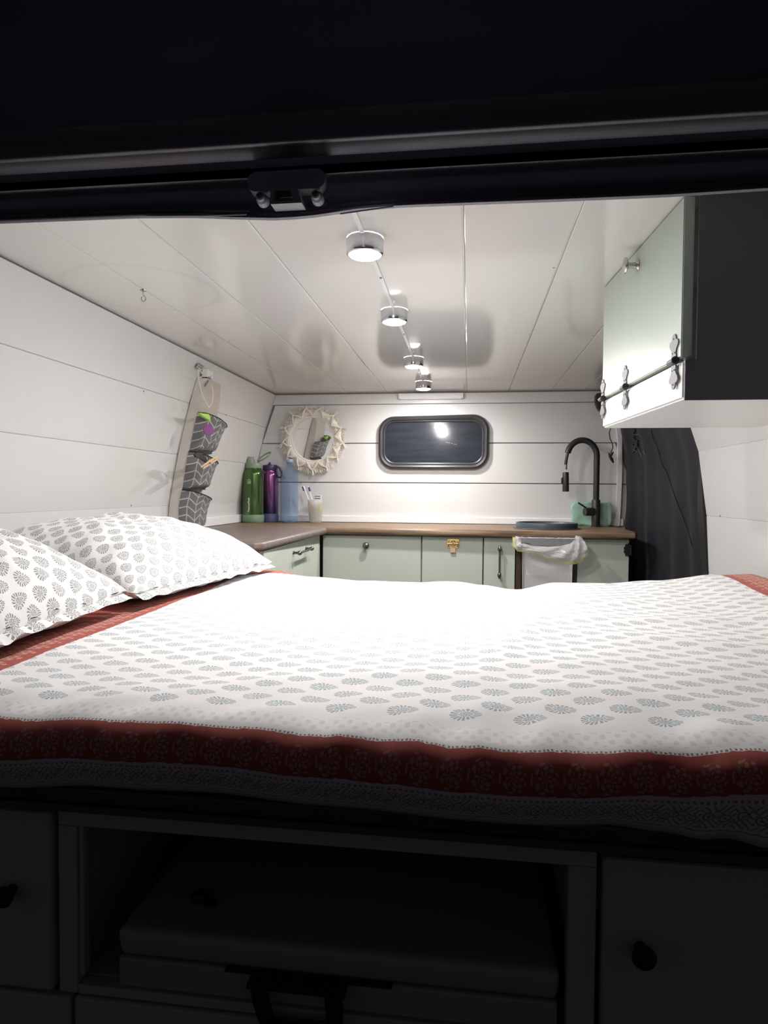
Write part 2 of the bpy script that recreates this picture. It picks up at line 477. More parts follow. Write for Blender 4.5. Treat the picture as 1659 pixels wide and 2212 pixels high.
# small dark nail heads at the seams
bm = B(); box(bm, (-1.2, YB, -1.1), (.85, YB+.05, .478)); WF = obj('wall_far', bm, M['backing_dark'], kind='structure')
rows = [(-1.1,-.62),(-.62,-.17),(-.17,.040),(.042,.228),(.230,.414),(.4145,.4655)]
for k, (z0, z1) in enumerate(rows):
    bm = B(); th = .012; bv = .0022
    xl0, xl1 = XL(z0)+.012+.001, XL(z1)+.012+.001
    if k == 4: xl0 += .002; xl1 += .012
    xr0, xr1 = .735 if z0 < .1 else .70, .72 if z1 < .2 else .66
    def quad(y, i):
        return [Vector((xl0+i, y, z0+.001+i)), Vector((xr0-i, y, z0+.001+i)), Vector((xr1-i, y, z1-.001-i)), Vector((xl1+i, y, z1-.001-i))]
    A = [bm.verts.new(v) for v in quad(YB, 0)]; C = [bm.verts.new(v) for v in quad(YB-th+bv, 0)]; D = [bm.verts.new(v) for v in quad(YB-th, bv)]
    for P, Q in ((A, C), (C, D)):
        for i in range(4): bm.faces.new((P[i], P[(i+1) % 4], Q[(i+1) % 4], Q[i]))
    bm.faces.new(D); bm.faces.new(A[::-1]); bmesh.ops.recalc_face_normals(bm, faces=bm.faces)
    obj('plank', bm, M['wall'], WF)
bm = B(); box(bm, (-1.2, .72, -1.14), (.85, YB+.05, -1.1)); obj('floor', bm, M['vanfloor'], kind='structure')
bm = B(); box(bm, (-4, -4, -1.52), (4, 5, -1.50)); g_ = obj('ground', bm, M['asphalt'], kind='structure')
# white trims above the worktops and the strip at the door edge
bm = B(); box(bm, (-1.06, YB-.026, -.149), (.70, YB-.0125, -.117), .003); obj('trim_1', bm, M['trim'], kind='structure')
bm = B(); box(bm, (-1.0655, 1.82, -.149), (-1.052, YB-.028, -.112), .003); obj('trim_2', bm, M['trim'], kind='structure')
bm = B()
for y0_, y1_, th_ in ((YB-.034, YB-.0125, 0),):
    zs = [-.149,-.06,.05,.15,.25,.35,.46]
    xs = [.662+.007*math.sin((z+.15)*6.5) if z < .3 else .666-(z-.3)*.35 for z in zs]
    L = [(x, z) for x, z in zip(xs, zs)]
    poly = [(x, y0_, z) for x, z in L] + [(x+.018, y0_, z) for x, z in reversed(L)]
    prism(bm, poly, (0, y1_-y0_, 0))
obj('trim_3', bm, M['trim'], kind='structure')
# grey rubber-framed window
def rrect(cx, cz, hw, hh, r, n=8):
    P = []
    for sx, sz, a0 in ((1,1,0),(-1,1,90),(-1,-1,180),(1,-1,270)):
        for k in range(n+1):
            a = math.radians(a0+90*k/n); P.append((cx+sx*(hw-r)+r*math.cos(a), cz+sz*(hh-r)+r*math.sin(a)))
    return P
wc = (-.167, .232)
WN = thing('window_1', None, None, (wc[0], YB-.012, wc[1]-.13), kind='structure')
bm = B(); rings = []
for i, (off, dy) in enumerate(((0,-.0), (0,-.012), (.004,-.022), (.011,-.027), (.019,-.024), (.023,-.017), (.027,-.0185), (.031,-.0165), (.033,-.008))):
    rings.append([bm.verts.new((x, YB-.012+dy, z + (.004*math.sin((x+.1)*7) if z > wc[1] else 0)*(1 if off < .02 else 0))) for x, z in rrect(wc[0], wc[1], .259-off, .127-off, max(.075-off*.8, .03))])
for A, C in zip(rings, rings[1:]):
    n = len(A)
    for k in range(n): bm.faces.new((A[k], A[(k+1) % n], C[(k+1) % n], C[k]))
bmesh.ops.recalc_face_normals(bm, faces=bm.faces); obj('window_frame', bm, M['rubber'], WN, smooth=True)
bm = B(); prism(bm, [(x, YB-.022, z) for x, z in rrect(wc[0], wc[1], .229, .097, .05)], (0, .004, 0)); obj('window_pane', bm, M['pane'], WN)
bm = B()      # row of tiny pale illegible marks on the pane
random.seed(3)
p = at(963, 955, Y=YB-.0225)
for k in range(11):
    x = p.x + k*.0042 + (.006 if k > 7 else 0); z = p.z - k*.0011
    for q in range(2):
        z1 = z+random.uniform(-.002,.002); x1 = x+random.uniform(-.001,.001)
        box(bm, (x1, YB-.0224, z1-.0013), (x1+random.uniform(.0008,.0022), YB-.0219, z1+random.uniform(0,.0013)))
obj('pale_mark', bm, mat('pale_mark_grey', (.30,.31,.34), .7), WN)
# slim bar lamp (off) fixed at the top of the far wall
t = thing('bar_light', 'slim white bar light, unlit, on the top edge of the far wall above the window', 'light', (-.18, YB-.012, .434))
bm = B(); box(bm, (-.333, YB-.034, .436), (-.028, YB-.0125, .462), .004); obj('housing', bm, M['whiteplastic'], t)
bm = B(); box(bm, (-.325, YB-.036, .4335), (-.036, YB-.016, .4375), .0015); obj('diffuser', bm, mat('milky_diffuser', (.75,.74,.74), .3), t)

# ------------------------------------------------------------------ opening header, tailgate, striker
LIP = [(-1.15,.008),(-.548,.0055),(-.461,.0045),(-.376,.0035),(-.309,.0005),(-.255,-.0045),(-.213,-.0078),(-.181,-.0072),(-.160,-.0055),(-.130,-.0015),(-.084,.0005),(-.059,.0005),(.087,-.0015),(.202,-.0025),(.295,-.0005),(.9,.001)]
def lip(x): return lin(LIP, x)
prof = [(.79,.47),(.785,.360),(.716,.328),(.7085,.3075),(.7055,.3055),(.7015,.3065),(.7000,.3085),(.7012,.3110),(.6995,.3130),(.700,.316),(.699,.330),(.695,.3385),(.6915,.3405),(.6915,.350),(.690,.3580),(.683,.3620),(.676,.3638),(.6715,.3650),(.669,.368),(.667,.376),(.655,.387)]
bm = B(); N = 90
def hdr(i, j):
    x = -1.15 + 2.05*i; y, z = prof[round(j*(len(prof)-1))]
    k = max(0, 1-(z-.3)/.045) if y < .75 else 0
    return Vector((x, y, z + lip(x)*k))
grid(bm, hdr, N, len(prof)-1); bmesh.ops.solidify(bm, geom=bm.faces[:], thickness=.0015)
bmesh.ops.recalc_face_normals(bm, faces=bm.faces)
obj('trim_4', bm, M['header_paint'], kind='structure', smooth=True)
t = thing('tailgate', 'raised black tailgate overhead across the top of the view', 'tailgate', (-.13, .66, .385))
bm = B(); tg = [(.654,.3855),(.60,.408),(.50,.446),(.2,.525),(-.3,.62),(-.32,.66),(.2,.57),(.52,.49),(.64,.44),(.664,.40)]
prism(bm, [(-1.15, y, z) for y, z in tg], (2.05, 0, 0)); obj('panel', bm, M['paint_black'], t)
bm = B(); box(bm, (-.9, .30, .489), (.65, .52, .50), .004); bmesh.ops.rotate(bm, cent=(0,.41,.4755), matrix=Matrix.Rotation(-.22, 3, 'X'), verts=bm.verts); 
obj('inner_trim_panel', bm, M['paint_black'], t)
# striker plate with two studs and a square loop
t = thing('latch_striker', 'dark grey latch plate with two studs and a square loop under the header', 'latch', (-.199, .70, .302))
c0 = Vector((-.1985, .693, 0))
bm = B(); pl = []
for x, z in rrect(-.1985, .334, .043, .0105, .0095, 6): pl.append((x, .688 , z))
prism(bm, pl, (0, .012, -.002)); obj('plate', bm, M['latch_grey'], t)
bm = B()
o_ = [(-.2135,.322),(-.1840,.322),(-.1790,.3055),(-.2130,.3055)]; i_ = [(-.2090,.3195),(-.1950+.0035,.3195),(-.1880,.3085),(-.2085,.3085)]
V = []
for y in (.680, .698):
    V.append([[bm.verts.new((x, y, z)) for x, z in o_], [bm.verts.new((x, y, z)) for x, z in i_]])
for q in range(4):
    r_ = (q+1) % 4
    bm.faces.new((V[0][0][q], V[0][0][r_], V[0][1][r_], V[0][1][q])); bm.faces.new((V[1][0][q], V[1][1][q], V[1][1][r_], V[1][0][r_]))
    bm.faces.new((V[0][0][q], V[1][0][q], V[1][0][r_], V[0][0][r_])); bm.faces.new((V[0][1][q], V[0][1][r_], V[1][1][r_], V[1][1][q]))
bmesh.ops.recalc_face_normals(bm, faces=bm.faces); obj('loop', bm, M['latch_grey'], t)
for px, py in ((565,431),(684,427)):
    p = at(px, py, Y=.684)
    bm = B(); lathe(bm, [(.0068,-.008),(.0062,.000),(.0048,.0015),(.0042,.004),(.0045,.006),(.0030,.007),(.0028,.003)], (p.x, p.y, p.z+.001), 18, '-Y')
    obj('stud', bm, M['latch_grey'], t, smooth=True)
for a, b in (((430,466),(532,463)),((735,462),(850,446))):
    bm = B(); pa = at(*a, Y=.696); pb = at(*b, Y=.696); tube(bm, [pa, pb], .0009, 8)
    obj('seam_bead', bm, M['latch_grey'], t)

# ------------------------------------------------------------------ ceiling lamps
LX = -.196
first = None
names = ['round chrome ceiling puck light nearest the tailgate, largest in view', 'round chrome ceiling puck light, second from the tailgate opening',
         'round chrome ceiling puck light, third from the tailgate opening', 'round chrome ceiling puck light farthest away, close to the far wall']
for i, y in enumerate((1.205, 1.685, 2.285, 2.785)):
    if not first:
        t = first = thing('ceiling_light', names[0], 'ceiling light', (LX, y, .438), group='lit puck lights along the ceiling')
        bm = B(); lathe(bm, [(.0335,.0315),(.0345,.030),(.0345,.004),(.0335,.0015),(.031,.000),(.0295,.0015),(.0295,.006)], (LX, y, .438), 40, 'Z', cap=False)
        obj('housing', bm, M['chrome'], t, smooth=True)
        bm = B(); lathe(bm, [(.0293,.004),(.0288,.000),(.0252,-.0018),(.018,-.0033),(.008,-.0043),(.001,-.0045)], (LX, y, .438), 32, 'Z')
        obj('lens', bm, M['lens'], t, smooth=True)
    else:
        c = first.copy(); COL.objects.link(c); c.location = (LX, y, .438); c['label'] = names[i]
        for ch in list(first.children):
            d = ch.copy(); COL.objects.link(d); d.parent = c
t = thing('cable_channel', 'thin white cable strip joining the ceiling puck lights', 'cable', (LX, 2.0, .465))
for a, b in ((.82,1.17),(1.24,1.65),(1.72,2.25),(2.32,2.75)):
    bm = B(); box(bm, (LX-.0045, a, .4672), (LX+.0045, b, .4699), .0009); obj('strip', bm, M['whiteplastic'], t)
for y in (1.42, 1.93, 2.58):
    bm = B(); box(bm, (LX-.002, y-.004, .4655), (LX+.003, y+.003, .4675), .0006); obj('clip', bm, M['hinge'], t)
# hook in the ceiling
p = Vector((-.765, 1.455, .47))
t = thing('ceiling_hook', 'small grey screw hook in the ceiling inside a faint ring stain', 'hook', (p.x, p.y, .44))
bm = B(); lathe(bm, [(.007,-.0002),(.0065,.0025),(.002,.0035)], p, 16, '-Z'); obj('base', bm, M['nickel'], t, smooth=True)
bm = B(); tube(bm, [p+Vector(q) for q in ((0,0,0),(0,0,-.010),(.001,0,-.014))] + [p+Vector((.001+.0055*math.sin(a), 0, -.0205+.0065*math.cos(a))) for a in [k*.5 for k in range(0,12)]], .0014, 8)
obj('shank', bm, M['nickel'], t, smooth=True)

# ------------------------------------------------------------------ overhead cabinet on the right
fx = lambda y: .303 + .066*(1.55-y)
t = thing('overhead_cabinet', 'overhead cabinet at upper right with pale green flap door on three hinges', 'cabinet', (.5, 1.3, .148))
YA, YZ = 1.085, 1.548
def slab(z0, z1, ya, yz, x_out, x_in):
    bm = B(); P = [(fx(ya)+x_out, ya), (fx(yz)+x_out, yz), (fx(yz)+x_in, yz), (fx(ya)+x_in, ya)]
    prism(bm, [(x, y, z0) for x, y in P], (0, 0, z1-z0)); return bm
bm = B(); P = [(fx(YA)+.004, YA), (fx(YZ)+.004, YZ), (.64, YZ), (.645, YA)]
prism(bm, [(x, y, .149) for x, y in P], (0, 0, .012)); bmesh.ops.bevel(bm, geom=[e for e in bm.edges], offset=.003, segments=2, affect='EDGES')
obj('bottom_panel', bm, M['cabinet_white'], t)
bm = slab(.150, .2115, YA-.001, YZ+.001, .001, .018); bmesh.ops.bevel(bm, geom=[e for e in bm.edges], offset=.0035, segments=3, affect='EDGES')
obj('front_rail', bm, M['cabinet_white'], t, label='white rail below the flap door')
bm = B(); prism(bm, [(fx(YA)+.003, YA-.0045, .1475), (.66, YA-.0045, .1475), (.60, YA-.0045, .468), (fx(YA)+.019, YA-.0045, .468), (fx(YA)+.019, YA-.0045, .2115), (fx(YA)+.003, YA-.0045, .2115)], (0, .0030, 0)); obj('end_panel', bm, mat('shade_grey_cabinet_end', (.10,.095,.11), .55), t, label='shaded end panel facing the tailgate')  # unlit cabinet end: its shade is put into the dark base colour
bm = B(); prism(bm, [(fx(YZ)+.02, YZ-.002, .156), (.65, YZ-.002, .156), (.60, YZ-.002, .468), (fx(YZ)+.02, YZ-.002, .468)], (0, -.014, 0)); obj('end_panel', bm, M['cabinet_white'], t)
bm = slab(.2165, .4680, YA+.002, YZ-.003, -.002, .015); bmesh.ops.bevel(bm, geom=[e for e in bm.edges], offset=.0015, segments=2, affect='EDGES')
dr = obj('door', bm, M['pale_sage'], t, label='pale green flap door')
p = at(1374, 573, X=fx(1.36)-.002); p = Vector((fx(p.y)-.002, p.y, p.z))
bm = B(); lathe(bm, [(.011,0),(.010,.002),(.0060,.005),(.0052,.013),(.0065,.019),(.013,.0205),(.016,.023),(.0145,.0255),(.006,.028),(.001,.0285)], p, 24, '-X')
obj('knob', bm, M['nickel'], dr, smooth=True)
def hinge_leaf(bm, y, z, s, xo):
    """ornamental leaf outline in the Y-z plane, pointing up (s=1) or down (s=-1)"""
    half = [(.008,.003),(.010,.008),(.0075,.013),(.011,.019),(.0175,.025),(.0185,.029),(.015,.033),(.009,.034),(.0075,.038),(.006,.041),(.0025,.0435)]
    pts = [(y+a, z+s*b) for a, b in half] + [(y-a, z+s*b) for a, b in reversed(half)]
    prism(bm, [(fx(q)-.002+xo, q, w_) for q, w_ in pts], (-.0022, 0, 0))
for px, py in ((1312,861),(1357,835),(1441,777)):
    p = at(px, py, X=.318); y = min(p.y, YZ-.012); z0 = .214
    bm = B(); hinge_leaf(bm, y, z0+.001, 1, 0); hinge_leaf(bm, y, z0-.001, -1, 0)
    hg = obj('hinge', bm, M['hinge'], t)
    bm = B(); tube(bm, [(fx(y-.010)-.0065, y-.010, z0), (fx(y+.012)-.0065, y+.012, z0)], .0045, 14); obj('barrel', bm, M['hinge'], hg, smooth=True)
    bm = B(); lathe(bm, [(.0062,0),(.0062,.004),(.004,.0055),(.001,.006)], (fx(y-.012)-.0065, y-.0125, z0), 16, '-Y'); obj('pin', bm, M['black'], hg, smooth=True)
    for s in (1,-1):
        for dy, dz in ((0,.037),(-.0045,.014),(.0045,.014)):
            bm = B(); lathe(bm, [(.0014,0),(.0012,.0006),(.0003,.0008)], (fx(y+dy)-.0043, y+dy, z0+s*dz), 8, '-X'); obj('screw', bm, M['black'], hg)
bm = B(); tube(bm, [at(1480,776,X=fx(YA)-.002)+Vector((-.001,0,0)), (fx(YA)+.012, YA-.004, .2165)], .0022, 8); obj('hinge_wire_end', bm, M['hinge'], t)

# dark bracket behind the cabinet and hanging strap by the door
t = thing('curtain_bracket', 'dark rounded bracket at the ceiling corner behind the overhead cabinet', 'bracket', (.62, 2.98, .37))
bm = B(); pts = [at(px, py, Y=2.98) for px, py in ((1288,850),(1310,846),(1312,893),(1302,892),(1292,882),(1287,868))]
prism(bm, pts, (0, .04, 0)); bmesh.ops.bevel(bm, geom=[e for e in bm.edges], offset=.004, segments=2, affect='EDGES'); obj('bracket', bm, M['brown'], t)
t = thing('hanging_strap', 'thin black strap with a knotted toggle hanging by the doorway', 'strap', tuple(at(1324,1000,Y=3.0)))
bm = B(); tube(bm, [at(*q, Y=3.0) for q in ((1318,880),(1319,925),(1316,935),(1318,948),(1323,958),(1324,968),(1320,976),(1321,985))], .0022, 8, flat=2.2); obj('webbing', bm, M['black'], t, smooth=True)
bm = B(); tube(bm, [at(*q, Y=2.995) for q in ((1315,978),(1318,986),(1322,993),(1325,1000))], [.003,.006,.0065,.003], 10)
tube(bm, [at(*q, Y=2.992) for q in ((1325,976),(1321,983),(1317,985))], [.002,.005,.003], 8); obj('toggle', bm, M['black'], t, smooth=True)

# ------------------------------------------------------------------ curtain over the side door
def cur(u, v, off=0.):
    z = .462 - v*1.50
    y = 2.176 + u*(.865 + .01*math.sin(z*4))
    base = XR(z) + .012 - .030*u + u*(.034*max(0., min(1., (z-.05)/.24)) - .018*max(0., min(1., -(z-.02)/.15)))
    y -= (.03 if z < .1 else 0.)*0 + .03*(1-u)*math.exp(-((z+.05)/.12)**2)*0
    amp = (.006 + .009*max(0., min(1., (.35-z))))*min(1., u/.08+.05)
    f = math.sin(u*19 + z*1.2) * .55 + math.sin(u*37 + 1.7 + math.sin(z*3)*.6) * .32 + math.sin(u*9 - z*2.5) * .5
    f += .5*noise.noise(Vector((u*6, z*3, 2.)))
    x = base - .022 + amp*(f-.9) - .010*math.exp(-((u-.10)/.05)**2)*(1 if z < 0 else max(0, 1-z*3))
    return Vector((x+off, y, z))
t = thing('curtain', 'dark navy-black fabric curtain hanging over the side door', 'curtain', (.72, 2.57, -1.05))
bm = B(); grid(bm, lambda u, v: cur(u, v), 110, 70); bmesh.ops.solidify(bm, geom=bm.faces[:], thickness=.002); bmesh.ops.recalc_face_normals(bm, faces=bm.faces)
obj('cloth', bm, M['curtain'], t, smooth=True)
def on_cur(px, py):
    best = None
    for it in range(1):
        for i in range(0, 221):
            u = i/220; y = 2.176+u*.865; p = at(px, py, Y=y); v = (.462-p.z)/1.50
            if 0 <= v <= 1:
                q = cur(u, v); d = abs(q.x-p.x)
                if best is None or d < best[0]: best = (d, q)
    return best[1]
seam = [on_cur(*q) + Vector((-.003,0,0)) for q in ((1409,928),(1412,945),(1420,962),(1427,985),(1430,1000),(1445,1030),(1460,1075),(1475,1115),(1488,1150),(1497,1180))]
bm = B(); tube(bm, seam, .0016, 6); obj('seam_cord', bm, M['black'], t)
t = thing('buckle_clip', 'black buckles and cord ends bunched on the upper part of the curtain', 'buckle', tuple(on_cur(1380,985)))
random.seed(5)
bm = B(); p0 = on_cur(1382, 955)
for k in range(5):
    tube(bm, [p0+Vector((-.012-.004*random.random(), random.uniform(-.05,.05), .05-.02*k+random.uniform(-.01,.01))) for _ in range(4)], .004, 8)
obj('strap_bundle', bm, M['black'], t, smooth=True)
for a, b in (((1377,936),(1386,944)),((1367,971),(1377,977)),((1379,970),(1385,985)),((1390,975),(1393,984)),((1385,953),(1391,962))):
    bm = B(); pa, pb = at(*a, Y=p0.y), at(*b, Y=p0.y); pa.x = pb.x = p0.x-.024 ; pa = at(*a, X=p0.x-.024); pb = at(*b, X=p0.x-.024)
    tube(bm, [pa, pb], .0012, 6); obj('clip', bm, M['chrome'], t)

# ------------------------------------------------------------------ worktops
FY = 2.605; ZC = -.15
def rounded_top(name, label, poly, m, cuts, r=.011):
    bm = B(); prism(bm, [(x, y, ZC-.026) for x, y in poly], (0, 0, .026))
    es = []
    for e in bm.edges:
        a, b = e.verts
        mid = (a.co+b.co)/2
        if any(c(mid) for c in cuts) and abs(a.co.z-b.co.z) < .001: es.append(e)
    bmesh.ops.bevel(bm, geom=es, offset=r, segments=5, affect='EDGES', profile=.5)
    return obj(name, bm, m, label=label, cat='worktop', smooth=True)
wt = rounded_top('worktop', 'long brown wooden worktop along the far wall under the window', [(-1.055,FY),(.635,FY-.022),(.650,FY),(.672,YB-.03),(-1.055,YB-.03)], M['wood'],
    [lambda p: p.y < FY+.002, lambda p: p.x > .636 and p.y < 3.0])
rt_ = rounded_top('worktop', 'grey-brown wooden worktop end on the left, beside the pillow and under the storage organiser', [(-1.055,1.815),(-.615,1.812),(-.590,1.835),(-.572,FY-.012),(-1.055,FY-.004)], M['wood_grey'],
    [lambda p: p.y < 1.83, lambda p: p.x > -.61])

# ------------------------------------------------------------------ kitchen base cabinets
CYF = 2.632
def cab(label, x0, x1, mfront=M['sage']):
    t = thing('base_cabinet', label, 'cabinet', ((x0+x1)/2, CYF+.2, -1.1))
    bm = B(); box(bm, (x0+.001, CYF+.019, -1.1), (x1-.001, YB-.06, -.178)); obj('carcass', bm, M['sage'], t)
    bm = B(); box(bm, (x0+.0025, CYF, -.99), (x1-.0025, CYF+.018, -.182), .0018); d = obj('door', bm, mfront, t)
    return t, d
tA, dA = cab('wide sage green base cabinet with a round pewter knob', -.600, -.187)
p = at(792, 1178, Y=CYF)
bm = B(); lathe(bm, [(.008,0),(.007,.002),(.0045,.005),(.0045,.011),(.009,.014),(.0135,.018),(.0140,.022),(.0115,.027),(.006,.0295),(.001,.030)], p, 28, '-Y'); obj('knob', bm, M['pewter'], dA, smooth=True)
tB, dB = cab('sage green base cabinet with a brass latch under the window', -.187, .062)
p = at(979, 1174, Y=CYF)
lt = thing('latch', None, None, (0,0,0)); lt.parent = dB; lt.location = p - world_loc(dB)
# brass rotary latch: plate, four lugs, cross bar, hasp
bm = B(); prism(bm, [(x, p.y-.0005, z) for x, z in rrect(p.x, p.z, .026, .019, .009, 5)], (0, -.003, 0)); bmesh.ops.bevel(bm, geom=bm.edges[:], offset=.0008, segments=1, affect='EDGES')
M['peach'] = mat('peach_leather_tab', (.62,.40,.26), .5)
bpy.data.objects.remove(lt)
lt = obj('latch', bm, M['brass'], dB)
lt['label'] = 'brass latch plate'
E_bm = B()
bm = E_bm
for sx in (-1, 1):
    tube(bm, [(p.x+sx*.019, p.y-.004, p.z-.013), (p.x+sx*.019, p.y-.008, p.z), (p.x+sx*.019, p.y-.004, p.z+.013)], .0042, 10)
tube(bm, [(p.x-.021, p.y-.009, p.z), (p.x+.021, p.y-.009, p.z)], .0030, 10)
lathe(bm, [(.0125,.003),(.0125,.007),(.0105,.009),(.0095,.007),(.0095,.003)], p, 24, '-Y')
tube(bm, [(p.x, p.y-.011, p.z+.012), (p.x, p.y-.012, p.z), (p.x, p.y-.011, p.z-.012)], .0032, 8)
h_ = obj('catch', bm, M['brass'], dB, smooth=True)
bm = B(); box(bm, (p.x-.011, p.y-.010, p.z-.037), (p.x+.010, p.y-.0025, p.z-.017), .0015); obj('tab', bm, M['peach'], dB)
tC, dC = cab('narrow sage green base cabinet with a vertical bar pull, left of the bin', .062, .190)
def bar_pull(parent, a, b, out, r=.0042):
    a, b, out = Vector(a), Vector(b), Vector(out); d = (b-a).normalized(); L = (b-a).length
    bm = B(); A, Z = a+out, b+out
    N_ = [(-.014,.0035),(-.010,.0045),(-.008,.006),(-.004,.0078),(.004,.0078),(.008,.006),(.010,r),(.02,r*.95)]
    pts = [A+d*s for s, _ in N_]; rr = [q for _, q in N_]
    pts += [Z-d*s for s, _ in reversed(N_)]; rr += [q for _, q in reversed(N_)]
    tube(bm, pts, rr, 14)
    for q in (a, b): tube(bm, [q, q+out*.4, q+out], [.006,.004,.005], 12)
    return obj('handle', bm, M['pewter'], parent, smooth=True)
p1, p2 = at(1079, 1185, Y=CYF), at(1079, 1241, Y=CYF)
bar_pull(dC, p1, Vector((p1.x, p1.y, p2.z)), (0,-.022,0))
tD, dD = cab('sage green end base cabinet right of the bin with a black butterfly hinge', .428, .628)
p = at(1356, 1188, Y=CYF-.001)
bm = B(); pts = []
for k in range(48):
    a = 2*PI*k/48; r = .0225*(1+.10*math.cos(a*9)); pts.append((p.x + .66*r*math.cos(a), p.y, p.z + 1.12*r*math.sin(a)))
prism(bm, pts, (0, -.003, 0)); hg = obj('hinge', bm, M['black'], dD)
bm = B(); tube(bm, [(p.x+.010, p.y-.006, p.z-.02), (p.x+.010, p.y-.006, p.z+.02)], .004, 10); obj('hinge_barrel', bm, M['black'], dD)
# corner unit whose door faces the van's middle
t = thing('corner_cabinet', 'sage green corner cabinet at left with an ornate horizontal pull', 'cabinet', (-.85, 2.2, -1.1))
bm = B(); box(bm, (-1.05, 1.875, -1.1), (-.6195, 2.60, -.178)); obj('carcass', bm, M['cabinet_white'], t)
bm = B(); box(bm, (-.619, 1.862, -.99), (-.601, 2.575, -.180), .0018); dK = obj('door', bm, M['sage'], t)
bm = B(); box(bm, (-.6185, 2.578, -1.1), (-.6035, 2.604, -.178), .002); obj('corner_post', bm, M['sage'], t)
q1, q2 = at(633, 1192, X=-.601), at(660, 1187, X=-.601); zz = (q1.z+q2.z)/2
bar_pull(dK, (-.601, q1.y, zz), (-.601, q2.y, zz), (.024,0,0), .0045)
bm = B(); box(bm, (-.80, 1.834, -.235), (-.636, 1.873, -.178), .002); obj('shelf_edge', bm, M['canvas'], t, label='cream edge below the worktop')
bm = B(); box(bm, (-.634, 1.838, -.215), (-.6215, 1.872, -.178), .0015); obj('wood_block', bm, M['lightwood'], t, label='raw wood block')
# posts either side of the bin recess
t = thing('bin_recess_frame', 'dark brown posts framing the bin gap between sage cabinets', 'frame', (.31, CYF+.03, -1.1))
for x0, x1 in ((.1915,.212),(.408,.4265)):
    bm = B(); box(bm, (x0, CYF+.004, -1.1), (x1, CYF+.03, -.179), .0015); obj('post', bm, M['brown'], t)
bm = B(); box(bm, (.212, YB-.09, -1.1), (.408, YB-.07, -.2)); obj('back_panel', bm, M['brown'], t)

# ------------------------------------------------------------------ bin with its bag
bt_ = thing('waste_bin', 'pale grey bin with a darker rim between the sage cabinets', 'bin', (.31, 2.64, -.60))
bm = B(); bx = [(.222,-.60),(.402,-.60),(.408,-.195),(.214,-.195)]
A = [bm.verts.new((x, 2.60, z)) for x, z in bx]; C = [bm.verts.new((x, 2.70, z)) for x, z in bx]
bm.faces.new(A); bm.faces.new(C[::-1])
for k in range(4): bm.faces.new((A[k], C[k], C[(k+1) % 4], A[(k+1) % 4]))
fr = [f for f in bm.faces if all(abs(v.co.y-2.60) < 1e-5 for v in f.verts)]
r = bmesh.ops.inset_region(bm, faces=fr, thickness=.034)
r2 = bmesh.ops.inset_region(bm, faces=fr, thickness=.006)
for f in fr:
    for v in f.verts: v.co.y += .008; v.co.z = max(v.co.z, -.325) if v.co.z < -.3 else v.co.z
for f in bm.faces:
    pass
bmesh.ops.recalc_face_normals(bm, faces=bm.faces); bmesh.ops.bevel(bm, geom=[e for e in bm.edges], offset=.0025, segments=2, affect='EDGES')
obj('body', bm, M['binbody'], bt_, smooth=True)
bm = B(); zt = -.1765
poly = [(.206,zt),(.417,zt),(.418,-.196),(.386,-.199),(.376,-.207),(.250,-.208),(.240,-.199),(.206,-.196)]
prism(bm, [(x, 2.578, z) for x, z in poly], (0, .022, 0)); bmesh.ops.bevel(bm, geom=[e for e in bm.edges], offset=.0016, segments=2, affect='EDGES')
obj('rim', bm, M['bingrey'], bt_, label='mid grey lid rim')
t = thing('bin_bag', 'crumpled translucent white bin bag with yellow hem draped over the bin', 'bag', (.32, 2.56, -.28))
topc = [(1113,1158),(1124,1160),(1127,1173),(1150,1179),(1185,1181),(1212,1179),(1232,1174),(1241,1165),(1243,1157),(1252,1158),(1262,1164)]
botc = [(1106,1178),(1118,1191),(1130,1192),(1152,1194),(1178,1206),(1205,1214),(1228,1220),(1245,1218),(1258,1212),(1270,1198),(1272,1182)]
def lerp_list(L, u):
    s = u*(len(L)-1); i = min(int(s), len(L)-2); f = s-i
    return (L[i][0]*(1-f)+L[i+1][0]*f, L[i][1]*(1-f)+L[i+1][1]*f)
def bag(u, v, off=0):
    a = lerp_list(topc, u); b = lerp_list(botc, u)
    px, py = a[0]*(1-v)+b[0]*v, a[1]*(1-v)+b[1]*v
    p = at(px, py, Y=2.572)
    bulge = .028*math.sin(PI*min(1, v*1.0)*.95)*(.35+.65*u) 
    wr = .006*math.sin(u*31+v*7)+.005*noise.noise(Vector((u*9, v*5, 1)))+.004*noise.noise(Vector((u*30, v*12, 4)))
    p.y -= bulge + wr*(v*(1-v)*3+.2) + .004
    e = min(u, 1-u)/.08
    if e < 1: p.y += (1-e)**2*.045
    return p
bm = B(); grid(bm, lambda u, v: bag(u, v*.84), 70, 22); obj('film', bm, M['bag'], t, smooth=True)
bm = B(); grid(bm, lambda u, v: bag(u, .84+v*.16) + Vector((0,-.001,0)), 70, 4); obj('hem', bm, M['bagyellow'], t, label='yellow hem', smooth=True)
bm = B()    # gathered ends round the sides of the rim
def side(u, v):
    a = u*PI*.9; c = at(1116, 1160+22*v, Y=2.585)
    return c + Vector((-.006-.010*math.sin(a)*(1-.3*v)+.003*noise.noise(Vector((u*7, v*4, 3))), -.018+.03*(1-math.cos(a))*.5, .002*math.sin(u*20)))
grid(bm, side, 16, 10); obj('side_fold', bm, M['bagyellow'], t, smooth=True)
bm = B()
def rimfold(u, v):
    x = .200+.235*u; return Vector((x, 2.572 + .012*math.sin(v*PI*1.0)*-1+.004*noise.noise(Vector((u*22, v*3, 7))), -.1735-.004*v + .0022*noise.noise(Vector((u*16, 1, v)))))
grid(bm, rimfold, 60, 5); obj('top_fold', bm, M['bag'], t, smooth=True)

